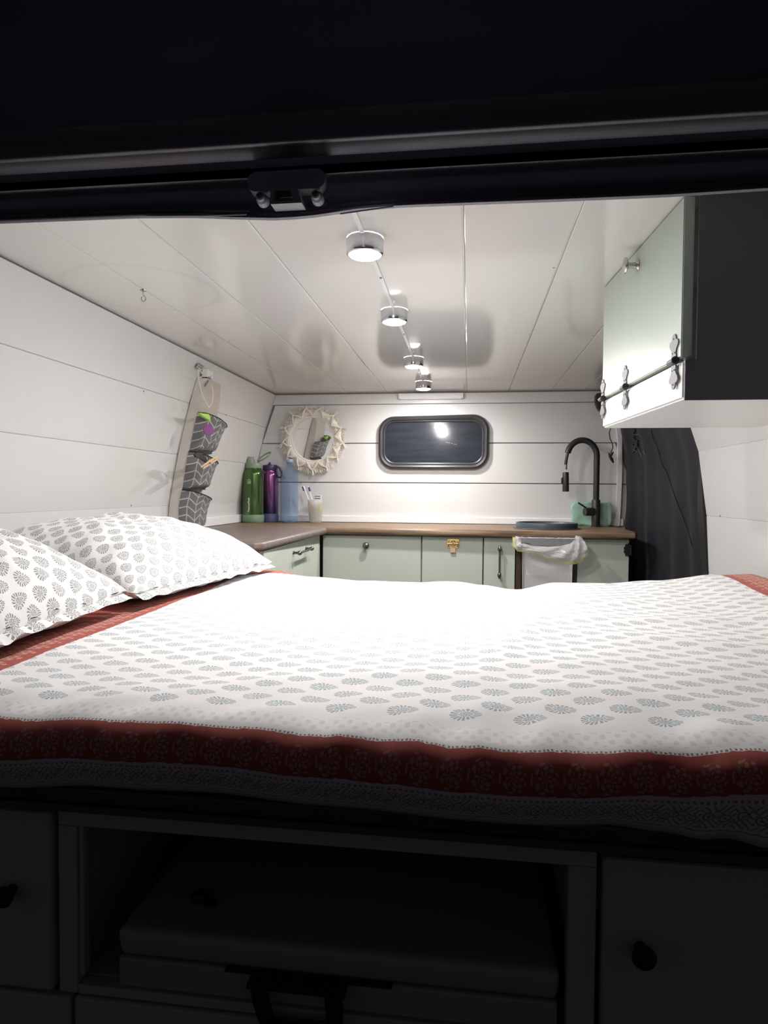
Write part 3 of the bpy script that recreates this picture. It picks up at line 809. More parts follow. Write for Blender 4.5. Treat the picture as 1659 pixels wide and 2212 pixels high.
# ------------------------------------------------------------------ round basin and tap, towel
c = Vector((.328, 2.795, ZC))
t = thing('round_basin', 'round slate grey collapsible basin on the worktop left of the tap', 'basin', tuple(c))
bm = B(); lathe(bm, [(.120,.001),(.139,.0005),(.1405,.002),(.139,.0035),(.127,.004)], c, 64, cap=False); obj('flange', bm, M['sinkgrey'], t, smooth=True)
bm = B(); lathe(bm, [(.127,.003),(.1275,.020),(.126,.024),(.122,.025),(.119,.022),(.1165,.012),(.111,.010),(.108,.014),(.104,.014),(.100,.007),(.02,.006),(.001,.006)], c, 64, cap=False); obj('bowl', bm, M['sinkgrey'], t, smooth=True)
bx_, by_ = .564, 2.985
t = thing('tap', 'tall matt black pull-down tap with gooseneck spout on the right of the worktop', 'tap', (bx_, by_, ZC))
bm = B(); lathe(bm, [(.0215,.0005),(.0215,.004),(.0185,.006),(.0185,.118),(.0175,.120)], (bx_, by_, ZC), 28); obj('base', bm, M['blackmatt'], t, smooth=True)
bm = B(); zc_ = .162; R = .0645
path = [(bx_, by_, -.04+ .03*k) for k in range(7)]
for k in range(0, 27):
    a = PI*.93*k/26; path.append((bx_-R+R*math.cos(a), by_-.01*k/26, zc_+R*1.12*math.sin(a)))
tube(bm, path, .0135, 18); obj('neck', bm, M['blackmatt'], t, smooth=True)
e = Vector(path[-1])
h1 = at(1222, 1002, Y=e.y)
bm = B(); tube(bm, [e, (e+h1)/2+Vector((-.001,0,0)), h1, h1+Vector((0,0,-.006))], .0068, 12); obj('hose', bm, M['blackmatt'], t, smooth=True)
bm = B(); tube(bm, [h1+Vector((0,0,-.004)), h1+Vector((0,0,-.026))], .0072, 14); obj('collar', bm, M['chrome'], t, smooth=True)
hs = at(1222, 1020, Y=e.y); he = at(1222, 1062, Y=e.y)
bm = B(); tube(bm, [hs, hs+Vector((0,0,-.004)), he+Vector((0,0,.002)), he], [.0125,.0140,.0145,.0138], 20); sh = obj('spray_head', bm, M['blackmatt'], t, smooth=True)
bm = B(); box(bm, (hs.x-.019, hs.y-.006, hs.z-.052), (hs.x-.0125, hs.y+.006, hs.z-.024), .002); obj('button', bm, M['black'], sh)
bm = B(); tube(bm, [(bx_-.010, by_-.006, -.083), (bx_-.052, by_-.020, -.083)], .0185, 22); obj('valve_body', bm, M['blackmatt'], t, smooth=True)
bm = B(); l0 = Vector((bx_-.046, by_-.022, -.066)); l1 = at(1249, 1086, Y=by_-.03); tube(bm, [l0, l1], .0036, 10); obj('lever', bm, M['black'], t, smooth=True)
# towel
def towel_bm(x0, x1, y0_, y1_, z0, z1, seed, lean=0.):
    bm = B(); box(bm, (x0, y0_, z0), (x1, y1_, z1)); bmesh.ops.subdivide_edges(bm, edges=bm.edges[:], cuts=14, use_grid_fill=True)
    c = Vector(((x0+x1)/2, (y0_+y1_)/2, (z0+z1)/2)); hx, hy, hz = (x1-x0)/2, (y1_-y0_)/2, (z1-z0)/2
    for v in bm.verts:
        q = v.co-c; a, b, d = q.x/hx, q.y/hy, q.z/hz
        k = (abs(a)**6+abs(b)**3+abs(d)**6)
        s = 1/max(1, k**.16)
        v.co = c + Vector((q.x*s, q.y*s, q.z*s)) + Vector((lean*(q.z), 0, 0)) + noise.noise_vector(v.co*22+Vector((seed,0,0)))*.006
        if v.co.z < z0+.004: v.co.z = z0+.0005
    return bm
t = thing('towel', 'mint green microfibre towel folded upright behind the black tap', 'towel', (.545, 3.035, ZC))
obj('fold', towel_bm(.462,.600,3.022,3.050,ZC,-.040,1), M['towel'], t, smooth=True)
obj('fold', towel_bm(.578,.640,3.012,3.046,ZC,-.044,4,.05), M['towel'], t, smooth=True)

# ------------------------------------------------------------------ bottles on the far left of the worktop
def text_wrap(parent, s, c, r, zc, size, ang, m, spacing=1.0):
    """lettering that reads upwards, wrapped on a cylinder of radius r round c"""
    cu = bpy.data.curves.new('lettering', 'FONT'); cu.body = s; cu.size = size; cu.align_x = 'CENTER'; cu.align_y = 'CENTER'; cu.space_character = spacing
    cu.extrude = 0; cu.offset = size*.022
    o = bpy.data.objects.new('tmp', cu); COL.objects.link(o); bpy.context.view_layer.update()
    me = bpy.data.meshes.new_from_object(o.evaluated_get(bpy.context.evaluated_depsgraph_get())); bpy.data.objects.remove(o)
    bm = bmesh.new(); bm.from_mesh(me)
    for v in bm.verts:
        tx, ty = v.co.x, v.co.y
        a = ang + (-ty)/r
        v.co = Vector((c.x + (r+.0004)*math.sin(a), c.y - (r+.0004)*math.cos(a), zc + tx))
    return obj('lettering', bm, m, parent)
ivory = mat('ivory_print', (.75,.76,.66), .5)
c = Vector((at(547,1128,Y=2.93).x, 2.93, ZC))
t = thing('water_bottle', 'tall green metal bottle with spout lid, leftmost on the worktop', 'bottle', tuple(c))
bm = B(); lathe(bm, [(.047,.0005),(.049,.003),(.0505,.012),(.0505,.036),(.0495,.0375)], c, 40); obj('boot', bm, M['green_base'], t, label='matt sage rubber boot', smooth=True)
bm = B(); lathe(bm, [(.0485,.037),(.049,.040),(.049,.225),(.0475,.235),(.042,.2425),(.0385,.2465),(.0385,.254)], c, 48); obj('body', bm, M['green_metal'], t, smooth=True)
bm = B(); lathe(bm, [(.0375,.252),(.0385,.254),(.0385,.274),(.036,.278),(.012,.2785)], c, 40)
obj('lid', bm, M['green_lid'], t, smooth=True)
bm = B(); lathe(bm, [(.0195,.278),(.0190,.288),(.0185,.292),(.0165,.300),(.0155,.305),(.014,.3065),(.001,.3065)], c+Vector((-.012,-.004,0)), 28); obj('spout_cap', bm, M['green_lid'], t, smooth=True)
bm = B(); hp = c+Vector((.030, 0, .278)); 
ring = [hp + Vector((.024+.036*math.cos(a)*math.cos(.5), .014*math.sin(a), .030+.036*math.cos(a)*math.sin(.5)+.012*math.sin(a))) for a in [2*PI*k/28 for k in range(28)]]
tube(bm, ring, .0038, 8, closed=True); tube(bm, [hp+Vector((-.004,0,-.006)), hp+Vector((-.003,0,.012)), ring[14]], .0045, 8)
obj('carry_loop', bm, M['green_lid'], t, smooth=True)
text_wrap(t, 'ThermoFlask', c, .049, -.150+.083, .0125, -.10, ivory)
bm = B()
def dropo(u, v):
    k = .0085*(1 if v == 0 else .0072/.0085)
    a = 2*PI*u; x = math.sin(a)*k*(1-.25*math.cos(a)); z = math.cos(a)*k*1.25
    an = -.08 + x/.049; return Vector((c.x+.0494*math.sin(an), c.y-.0494*math.cos(an), -.150+.191+z))
grid(bm, lambda u, v: dropo(u, v), 28, 1)
grid(bm, lambda u, v: Vector((c.x+.0494*math.sin(-.08+(.0026+.0016*v)*math.sin(2*PI*u)/.049), c.y-.0494*math.cos(-.08+(.0026+.0016*v)*math.sin(2*PI*u)/.049), -.150+.189+(.0026+.0016*v)*math.cos(2*PI*u))), 20, 1)
obj('emblem', bm, ivory, t)

c = Vector((at(583,1127,Y=3.01).x, 3.010, ZC))
t = thing('water_bottle', 'violet fading to navy metal bottle behind the green bottle', 'bottle', tuple(c))
bm = B(); lathe(bm, [(.038,.0005),(.0405,.003),(.0412,.010),(.0412,.038),(.0402,.040)], c, 40); obj('boot', bm, M['blue_base'], t, label='indigo rubber boot', smooth=True)
bm = B(); lathe(bm, [(.0395,.040),(.040,.043),(.040,.222),(.0385,.232),(.0345,.2375),(.033,.241),(.033,.246)], c, 48); obj('body', bm, M['violet_metal'], t, smooth=True)
bm = B(); lathe(bm, [(.034,.245),(.0355,.247),(.0355,.266),(.033,.272),(.012,.2735)], c, 40); obj('lid', bm, M['violet_lid'], t, smooth=True)
bm = B(); box(bm, (c.x-.010, c.y-.008, ZC+.2725), (c.x+.006, c.y+.004, ZC+.279), .002); tube(bm, [c+Vector((-.004,0,.276)), c+Vector((0,0,.286))], .004, 8); obj('straw_tab', bm, M['violet_lid'], t, smooth=True)
bm = B(); tube(bm, [c+Vector(q) for q in ((.020,-.005,.270),(.034,-.010,.268),(.050,-.012,.258),(.060,-.013,.240),(.061,-.013,.222),(.054,-.013,.212),(.044,-.012,.214),(.039,-.011,.228),(.034,-.010,.250))], .0042, 10); obj('handle', bm, M['violet_lid'], t, smooth=True)

c = Vector((at(625,1127,Y=2.98).x+.001, 2.978, ZC))
t = thing('plastic_bottle', 'clear blue plastic bottle in front of the macrame mirror', 'bottle', tuple(c))
bm = B(); R = .0412
pf = [(.008,.006),(.030,.0055),(.037,.001),(.0405,.004),(R,.012),(R,.070),(R-.0006,.072),(R,.074),(R,.150),(R-.0006,.152),(R,.154),(R,.212),(.0405,.226),(.037,.237),(.030,.246),(.021,.254),(.0165,.262),(.0150,.275),(.0145,.292)]
lathe(bm, pf, c, 44, cap=False)
bmesh.ops.solidify(bm, geom=bm.faces[:], thickness=.0011); bmesh.ops.recalc_face_normals(bm, faces=bm.faces)
obj('body', bm, M['blue_plastic'], t, smooth=True)
bm = B(); lathe(bm, [(.0165,.284),(.0168,.286),(.0168,.296),(.0155,.2985),(.001,.2985)], c, 24); obj('cap', bm, M['blue_cap'], t, smooth=True)

c = Vector((at(680,1127,Y=2.97).x, 2.985, ZC))
t = thing('toothbrush_cup', 'frosted plastic cup at the left end of the back worktop', 'cup', tuple(c))
bm = B(); lathe(bm, [(.002,.0008),(.027,.0008),(.0285,.003),(.037,.108),(.0378,.110),(.0365,.110),(.0272,.005),(.002,.003)], c, 36, cap=False); obj('wall', bm, M['frost'], t, smooth=True)
def brush(label, base, top, mh, mb, hd=1):
    t = thing('toothbrush', label, 'toothbrush', tuple(base))
    d = (top-base).normalized(); L = (top-base).length
    bm = B(); tube(bm, [base, base+d*L*.4, base+d*L*.72, base+d*L*.82, top], [.0035,.0045,.003,.0034,.0048], 10, flat=.6); obj('handle', bm, mh, t, smooth=True)
    s = Vector((-hd, -.2, .15)).normalized()
    bm = B(); a = base+d*L*.86; 
    tube(bm, [a+s*.004, a+d*L*.12+s*.004], .0042, 8); obj('bristles', bm, mb, t)
brush('white toothbrush with dark bristles, leftmost in the frosted cup', c+Vector((.006,-.004,.008)), Vector((at(655,1050,Y=c.y-.01).x, c.y-.012, at(655,1050,Y=c.y).z)), M['whiteplastic'], M['navy'])
brush('second white toothbrush leaning right of the first in the frosted cup', c+Vector((.014,.006,.008)), Vector((at(664,1051,Y=c.y).x, c.y+.008, at(664,1051,Y=c.y).z)), M['whiteplastic'], M['navy'], -1)
tp = thing('toothpaste_tube', 'small white toothpaste tube with a dark band standing in the frosted cup', 'tube', tuple(c+Vector((.006,0,.02))))
bm = B(); prism(bm, [c+Vector(q) for q in ((-.012,.004,.02),(.018,.004,.02),(.026,.004,.130),(-.007,.004,.128))], (0,.010,0)); bmesh.ops.bevel(bm, geom=bm.edges[:], offset=.002, segments=2, affect='EDGES'); obj('tube', bm, M['whiteplastic'], tp)
for z in (.113, .123):
    bm = B(); box(bm, c+Vector((-.006,.0025,z)), c+Vector((.0225,.0045,z+.0035)), .0008); obj('band', bm, M['navy'], tp)
t = thing('razor', 'tan wooden-handled brush leaning inside the frosted cup', 'brush', tuple(c+Vector((.0,0,.008))))
bm = B(); tube(bm, [c+Vector((.010,-.014,.006)), c+Vector((-.012,-.018,.075)), c+Vector((-.022,-.018,.098))], [.0035,.005,.0042], 10); obj('handle', bm, M['wheat'], t, smooth=True)
t.name = 'wooden_brush'
t = thing('scrub_brush', 'yellow bristled brush head at the right side of the frosted cup', 'brush', tuple(c+Vector((.03,.0,.05))))
bm = B(); lathe(bm, [(.003,-.035),(.009,-.02),(.0115,0),(.009,.02),(.003,.026)], c+Vector((.022,-.004,.068)), 16); obj('bristles', bm, M['yellow'], t, smooth=True)
for v in t.children[0].data.vertices: pass

# ------------------------------------------------------------------ macrame mirror on the far wall
mc = at(678, 949, Y=YB-.03); mc.y = YB-.040
t = thing('mirror', 'round mirror in a cream macrame fringe ring on the far wall above the bottles', 'mirror', (mc.x, YB-.012, mc.z-.17))
MR = Matrix.Rotation(math.radians(-2.3), 4, 'Z') @ Matrix.Rotation(math.radians(2.2), 4, 'X')
def mp(r, a, y=0.): return mc + MR.to_3x3() @ Vector((r*math.cos(a), y, r*math.sin(a)))
bm = B(); Rm = .112
A = [bm.verts.new(mp(Rm, 2*PI*k/48, 0)) for k in range(48)]; C = [bm.verts.new(mp(Rm, 2*PI*k/48, .004)) for k in range(48)]
bm.faces.new(A); bm.faces.new(C[::-1])
for k in range(48): bm.faces.new((A[k], C[k], C[(k+1) % 48], A[(k+1) % 48]))
bmesh.ops.recalc_face_normals(bm, faces=bm.faces); obj('glass', bm, M['mirror'], t)
bm = B()
def band(u, v):
    a = 2*PI*u; r = .104 + .040*v
    h = .011*math.sin(PI*min(1, v*1.05))**.6 + .0022*math.sin(a*76)*math.sin(v*26)
    return mp(r, a, -.003-h)
grid(bm, band, 300, 16); bmesh.ops.remove_doubles(bm, verts=bm.verts, dist=.0002)
obj('woven_band', bm, M['macrame'], t, smooth=True)
bm = B(); tube(bm, [mp(.1055, 2*PI*k/72, -.006) for k in range(72)], .0038, 8, closed=True); obj('inner_rope', bm, M['macrame'], t, smooth=True)
NZ = 13
for k in range(NZ):
    a0 = 2*PI*k/NZ + .1; da = 2*PI/NZ
    bm = B()
    for o_r in (0, .0062):
        tube(bm, [mp(.110+o_r, a0, -.017), mp(.128+o_r, a0+da*.25, -.019), mp(.146+o_r*.6, a0+da*.5, -.016), mp(.128+o_r, a0+da*.75, -.019), mp(.110+o_r, a0+da, -.017)], .0027, 7)
    obj('zigzag_cord', bm, M['macrame'], t, smooth=True)
random.seed(11)
for k in range(NZ):
    a0 = 2*PI*(k+.5)/NZ + .1
    bm = B(); rr = random.uniform(.143,.150); base = mp(rr, a0, -.012)
    down = Vector((0,0,-1)); outd = (mp(1, a0)-mc).normalized()
    dirn = (outd*.55+down*.6 + Vector((random.uniform(-.2,.2),0,0))).normalized() if math.sin(a0) < .3 else (outd*.8+down*.25+Vector((random.uniform(-.3,.3),0,0))).normalized()
    L = random.uniform(.020,.032)
    lathe(bm, [(.001,-.004),(.0045,-.003),(.005,.0),(.004,.003),(.001,.004)], base, 10)
    sd = dirn.orthogonal().normalized(); s2 = dirn.cross(sd)
    for q in range(26):
        an = random.uniform(0, 2*PI); sp_ = random.uniform(0,.34)
        d2 = (dirn + (sd*math.cos(an)+s2*math.sin(an))*sp_).normalized()
        tube(bm, [base+d2*.002, base+d2*L*.6, base+d2*L*random.uniform(.85,1.1)+down*.001], [.0012,.0012,.0006], 4)
    obj('tassel', bm, M['macrame'], t)
bm = B()
for q in range(1100):
    a0 = random.uniform(0, 2*PI); b0 = mp(random.uniform(.138,.147), a0, random.uniform(-.010,-.002)); o = (mp(1, a0+random.uniform(-.5,.5))-mc).normalized()
    d2 = (o+Vector((0,random.uniform(-.25,.1),random.uniform(-.55,.1)))).normalized(); L = random.uniform(.010,.025)
    tube(bm, [b0, b0+d2*L*.6, b0+d2*L+Vector((0,0,-.002))], [.0010,.0009,.0004], 3)
obj('fringe', bm, M['macrame'], t, kind='stuff')

# ------------------------------------------------------------------ hanging pocket organiser on the left wall
OY0, OY1, OD = 2.195, 2.365, .042
def wallx(z): return XL(z)+.0125
t = thing('pocket_organiser', 'hanging fabric organiser with grey herringbone pockets on the left wall', 'organiser', (-1.0, 2.28, -.147))
bm = B(); zs = [-.147,-.10,-.04,.06,.16,.26,.34,.395]
def oshape(z): return (wallx(z)+.002, wallx(z)+.002+OD*(1 if z < .33 else .8))
V = []
for z in zs:
    a, b = oshape(z); sh_ = .035 if z > .37 else 0
    V.append([bm.verts.new(q) for q in ((a, OY0, z), (b, OY0+sh_*.3, z), (b, OY1-sh_, z), (a, OY1, z))])
for P, Q in zip(V, V[1:]):
    for k in range(4): 
        f = bm.faces.new((P[k], P[(k+1) % 4], Q[(k+1) % 4], Q[k])); f.material_index = 1 if k == 1 else 0
bm.faces.new(V[0][::-1]); bm.faces.new(V[-1]); bmesh.ops.recalc_face_normals(bm, faces=bm.faces)
obj('backing', bm, [M['canvas'], M['taupe']], t)
def pocket(ztop, zbot, seed, deep=.062, dy=0.):
    bm = B(); ya, yb = OY0-.006, OY1+.012
    def pf(u, v):      # u across, v from bottom to top
        z = zbot + (ztop-zbot)*v
        wdt = .95+.05*min(1, v*1.6); mid = (ya+yb)/2
        y = mid + (u-.5)*(yb-ya)*wdt
        s = math.sin(PI*u)**.42
        d = deep*(.80+.20*v)*s
        d *= (1-.5*max(0, 1-v/.10)**2)
        x = oshape(z)[1] - .012 + .010*1 + d + .003*noise.noise(Vector((u*5, v*5, seed)))*s
        zz = z - .040*u*v**2 + .005*math.sin(u*PI)*(-1 if v > .9 else 0)
        return Vector((x, y, zz))
    L = yb-ya
    grid(bm, pf, 22, 16, uvf=lambda u, v: (u*(L+deep*1.1)+seed*.009, v*(ztop-zbot)+seed*.013))
    bmesh.ops.solidify(bm, geom=bm.faces[:], thickness=-.0016); bmesh.ops.recalc_face_normals(bm, faces=bm.faces)
    o = obj('pocket', bm, M['herring'], t, smooth=True)
    bm = B(); tube(bm, [pf(k/22, 1)+Vector((.0005,0,0)) for k in range(23)], .0018, 6); obj('binding', bm, M['black'], o)
    bm = B(); tube(bm, [pf(k/22, 0)+Vector((0,0,-.002)) for k in range(23)], .0035, 6)
    A = [bm.verts.new(pf(k/22, .0)) for k in range(23)]; bm.faces.new(A)
    obj('pocket_base', bm, M['blackmatt'], o)
    return pf
pf1 = pocket(.274, .142, 1); pf2 = pocket(.136, .006, 2); pf3 = pocket(.000, -.140, 3)
# hanging loop, hooks
t2 = thing('wall_hook', 'small metal wall hook at the top of the left wall holding the organiser', 'hook', tuple(at(433,795,X=-.94)))
a = at(426, 789, X=-.940); b = at(437, 797, X=-.925)
bm = B(); tube(bm, [a, b], .011, 16); obj('dowel', bm, M['nickel'], t2, smooth=True)
bm = B(); box(bm, at(441,812,X=-.938)+Vector((-.004,-.01,-.005)), at(458,800,X=-.925)+Vector((.003,.0,-.004)), .0015); obj('arm', bm, M['trim'], t2)
bm = B(); box(bm, at(453,815,X=-.93)+Vector((-.002,-.004,.0)), at(457,802,X=-.93)+Vector((.004,.004,.0)), .001); obj('tip', bm, M['trim'], t2)
t3 = thing('clothes_peg', 'small grey clothes peg clipped above the organiser under the hook', 'peg', tuple(at(443,834,X=-.925)))
bm = B(); tube(bm, [at(450,814,X=-.925), at(443,834,X=-.925)], [.005,.0028], 8); tube(bm, [at(455,812,X=-.925), at(443,834,X=-.925)], [.004,.0028], 8); obj('arm', bm, mat('grey_peg_plastic', (.25,.22,.20), .5), t3)
t4 = thing('cord_loop', 'ivory cord loop draped from the hook over the organiser', 'cord', tuple(at(450,878,X=-.90)))
bm = B(); tube(bm, [at(px, py, X=-.905) for px, py in ((428,798),(429,820),(433,840),(440,860),(446,873),(450,880),(456,874),(459,862),(460,848),(458,838),(456,830))], .0021, 8); obj('cord', bm, M['cord'], t4, smooth=True)
bm = B(); tube(bm, [at(px, py, X=-.915) for px, py in ((430,796),(437,808),(441,806),(434,816),(428,812))], .0019, 8); obj('knot', bm, M['cord'], t4, smooth=True)
# things in the pockets
t = thing('green_sleeve', 'lime green plastic sleeve sticking out of the top organiser pocket', 'sleeve', tuple(at(450,905,X=-.925)))
bm = B(); pts = [at(px, py, X=-.925) for px, py in ((423,891),(432,893),(448,895),(457,899),(459,908),(456,913),(449,911),(441,905),(431,899))]
prism(bm, pts, (.012, 0, 0)); bmesh.ops.bevel(bm, geom=bm.edges[:], offset=.0015, segments=2, affect='EDGES'); obj('sleeve', bm, M['lime'], t)
p = at(450.5, 929, X=-.895)
t = thing('round_badge', 'plum purple round badge on the top organiser pocket', 'badge', tuple(p))
bm = B(); lathe(bm, [(.0225,-.003),(.0225,0),(.021,.0025),(.001,.003)], p, 28, 'X')
bmesh.ops.rotate(bm, cent=p, matrix=Matrix.Rotation(-.9, 3, 'Z'), verts=bm.verts); bmesh.ops.scale(bm, vec=(.82,.82,.82), space=Matrix.Translation(-p), verts=bm.verts)
obj('disc', bm, M['plum'], t, smooth=True)
t = thing('sunglasses', 'black sunglasses tucked in the middle organiser pocket', 'sunglasses', tuple(at(440,990,X=-.90)))
bm = B(); pts = [at(px, py, X=-.905) for px, py in ((417,982),(422,978),(432,978),(438,984),(446,996),(443,1000),(432,992),(420,987))]
prism(bm, pts, (.006, 0, 0)); obj('temple', bm, M['black'], t)
bm = B(); tube(bm, [at(px, py, X=-.90) for px, py in ((434,979),(442,980),(448,985),(451,991),(450,996),(444,997))], .0014, 6); obj('wire', bm, M['black'], t)
t = thing('wooden_clothes_peg', 'tan wooden clothes peg clipped to the middle organiser pocket', 'peg', tuple(at(440,1005,X=-.885)))
for a, b in (((434,1009),(469,986)),((439,1011),(471,991))):
    bm = B(); tube(bm, [at(*a, X=-.885), at((a[0]+b[0])/2, (a[1]+b[1])/2, X=-.880), at(*b, X=-.875)], [.0022,.0042,.0036], 6, flat=.8); obj('leg', bm, M['lightwood'], t)
bm = B(); tube(bm, [at(449,998,X=-.885), at(455,1001,X=-.873)], .0025, 8); obj('spring', bm, M['hinge'], t)

# ------------------------------------------------------------------ bed
bm = B(); box(bm, (BX0+.01, .675, -.337), (BX1-.01, BYB-.02, ZM-.034), .02, 3)
obj('mattress', bm, M['mattress'], label='cream sheeted mattress under the block printed bedspread and pillows', cat='mattress', smooth=True)
far_tab = [(-.75,-.222),(-.546,-.224),(-.436,-.239),(-.275,-.248),(-.142,-.249),(-.038,-.243),(.039,-.250),(.128,-.260),(.24,-.238),(.363,-.237),(.483,-.226),(.625,-.211),(.72,-.205)]
SX0, SX1 = -1.035, .712
nu = 260
def bz(x, y):
    t = max(0., min(1., (y-1.35)/.40)); t = t*t*(3-2*t)
    z = t*(interp(far_tab, x)-ZM)
    z += .0065*noise.noise(Vector((x*3.2, y*3.2, 5.)))+.0028*noise.noise(Vector((x*9, y*7, 1.)))+.0009*noise.noise(Vector((x*26, y*22, 8.)))
    z += .024*max(0, min(1, (x-.50)/.2))*(1-t)
    # long crease folds
    for cx_, cy_, ang, ln, am in ((.35,1.25,.25,.35,.006),(-.12,1.05,-.6,.22,.004),(.10,1.12,1.3,.3,.005),(.45,1.05,-.25,.3,.005),(-.35,1.35,.9,.25,.004),(.28,1.42,.1,.3,.006),(-.15,.80,.3,.3,.0035),(.12,.78,-.2,.25,.0035)):
        dx, dy = x-cx_, y-cy_; u_ = dx*math.cos(ang)+dy*math.sin(ang); w_ = -dx*math.sin(ang)+dy*math.cos(ang)
        z += am*math.exp(-(u_/ln)**2)*math.exp(-(w_/.030)**2)
    return z
def sprd(u, v):
    x = SX0+(SX1-SX0)*u; j = round(v*(len(pf_)-1)); y, z = pf_[j]
    if y > BYB-.031 and j < 5:
        top = interp(far_tab, x)-ZM; z = z+top*(1. if z > -.27 else .6)
        y += .010*noise.noise(Vector((x*5, 0, 2)))
        return Vector((x, y, z))
    fr_ = max(0., min(1., (.735-y)/.09)) if y < .735 else 0.
    s = vs[j]
    dz = bz(x, y)*(1-fr_*.8)
    # gathers running over the front fold
    k_ = max(0., 1-abs(s-(SR-.03))/.10)
    g = (.5*math.sin(x*75+2*math.sin(x*9)) + .6*noise.noise(Vector((x*24, s*5, 3.))) + .5*noise.noise(Vector((x*60, s*8, 9.))) + .9*noise.noise(Vector((x*14+s*30, s*12, 6.))))*.0036*k_
    if s > SR-.02:
        hang = max(0., s-SR)
        g2 = .006*noise.noise(Vector((x*7, 3., s*3)))*min(1, hang/.05) + .0015*math.sin(x*40)*min(1, hang/.03)
        y += g2 - .004; z += lowf(x)*min(1., max(0, (s-SR)/.05)) + midf(x)
        y -= .3*g
        if x > .14: # right hand corner hangs lower and bunches
            q = min(1, (x-.14)/.18)*max(0, (s-SP)/.04); z -= .016*q; y -= .012*q*(.6+.4*math.sin(x*120))
    elif s > SR-.09: z += midf(x)*(1-(SR-.02-s)/.07)
    return Vector((x, y, z+dz+g))
def midf(x): return interp([(-.7,-.004),(-.50,-.001),(-.40,.004),(-.28,.004),(-.10,.000),(.04,-.004),(.18,.001),(.28,.010),(.5,.012)], x)
def lowf(x): return interp([(-.7,-.004),(-.3,.002),(.05,.000),(.2,.004),(.3,.006)], x)
bm = B(); nv = len(pf_)-1
grid(bm, sprd, nu, nv, uvf=lambda u, v: (SX0+(SX1-SX0)*u, vs[round(v*nv)] ))
bmesh.ops.recalc_face_normals(bm, faces=bm.faces)
bmesh.ops.solidify(bm, geom=bm.faces[:], thickness=-.002) if False else None
sp_o = obj('bedspread', bm, M['spread'], label='white bedspread with grey block print and red floral border', cat='bedspread', smooth=True)
for p in sp_o.data.polygons: p.use_smooth = True
sm = sp_o.modifiers.new('thickness', 'SOLIDIFY'); sm.thickness = .002; sm.offset = -1
def pillow(label, c, a, b, rot, T, tilt, seed, push):
    t = thing('pillow', label, 'pillow', (c[0], c[1], ZM-.012), group='block printed pillows at the left end of the bed')
    bm = B(); cr, srr = math.cos(rot), math.sin(rot)
    def edge(s, t_):
        # rounded rectangle outline with slightly pulled corners
        k = 1 - .05*(1-abs(s)**2)*abs(t_)**4 - 0.0
        return s*(1-.045*(1-t_*t_)*abs(s)**3), t_*(1-.05*(1-s*s)*abs(t_)**3)
    def body(s, t_, top):
        es, et = edge(s, t_)
        x, y = es*a, et*b
        h = T*max(0., (1-abs(s)**2.6))**.55*max(0., (1-abs(t_)**2.8))**.55
        nz = noise.noise(Vector((s*2.6+seed, t_*3.4, seed)))*.10 + noise.noise(Vector((s*7+seed, t_*9, seed)))*.05
        # pull creases towards the corners
        rim = max(abs(s), abs(t_))
        cre = .0035*math.sin(math.atan2(t_*b, s*a)*26+seed)*max(0, (rim-.55))/.45*(1-rim*.6)
        zt = h*(1+nz)+cre*1.3
        if top: z = .26*T + zt*.92
        else: z = .26*T - min(.26*T, h*.5)
        z = max(z, .002)
        z += tilt*(.5-.5*s)
        xx, yy = x*cr-y*srr, x*srr+y*cr
        return Vector((c[0]+xx, c[1]+yy, ZM+.006+z + .008*noise.noise(Vector((s*3, t_*6, seed+3)))*(rim**4)))
    n = 64
    ff = lambda q: math.sin((q-.5)*PI*.999)*.45 + (q*2-1)*.55
    def table(half, p):
        T_ = [0.]; prev = None
        for k in range(129):
            q = -1+2*k/128; pt = (q*half, T*max(0., 1-abs(q)**p)**.55*.92)
            if prev: T_.append(T_[-1]+math.hypot(pt[0]-prev[0], pt[1]-prev[1]))
            prev = pt
        return T_
    ta, tb = table(a, 2.6), table(b, 2.8)
    look = lambda tb_, q: tb_[max(0, min(128, round((q+1)*64)))] if abs(q) >= .999 else tb_[int((q+1)*64)]*(1-((q+1)*64)%1) + tb_[int((q+1)*64)+1]*(((q+1)*64)%1)
    uvf = lambda u, v, k=0: (look(tb, ff(v)) + seed*.013, look(ta, ff(u)) + seed*.021)
    grid(bm, lambda u, v: body(ff(u), ff(v), True), n, n, uvf=lambda u, v: uvf(u, v))
    grid(bm, lambda u, v: body(ff(1-u), ff(v), False), n, n, uvf=lambda u, v: uvf(1-u, v))
    bmesh.ops.remove_doubles(bm, verts=bm.verts, dist=.0015); bmesh.ops.recalc_face_normals(bm, faces=bm.faces)
    for v in bm.verts:
        lim = XL(v.co.z)+.02
        if v.co.x < lim: v.co.x = lim
    obj('pillowcase', bm, M['print'], t, smooth=True)
    # stitched flange along the inner edge
    bm = B()
    def fl(u, v):
        tt = (u*2-1)*.985; es, et = edge(1., tt)
        x = es*a - .014 + .028*v; y = et*b; 
        z = .26*T + .004*noise.noise(Vector((tt*8+seed, v, 2)))*(.3+v) - .014*v + .0012*math.sin(tt*23+3*math.sin(tt*5)+seed)*v
        return Vector((c[0]+x*cr-y*srr, c[1]+x*srr+y*cr, ZM+.006+max(z, .003)))
    grid(bm, fl, 90, 5, uvf=lambda u, v: (u*2*b, v*.02))
    obj('flange', bm, M['print'], t, smooth=True)
pillow('block printed pillow farther back, against the left wall beside the worktop', (-.822, 1.490), .240, .292, math.radians(-9), .122, .035, 2., 0)
pillow('block printed pillow nearest the tailgate, at the left frame edge', (-.857, .838), .235, .305, math.radians(4), .140, .03, 5., 0)

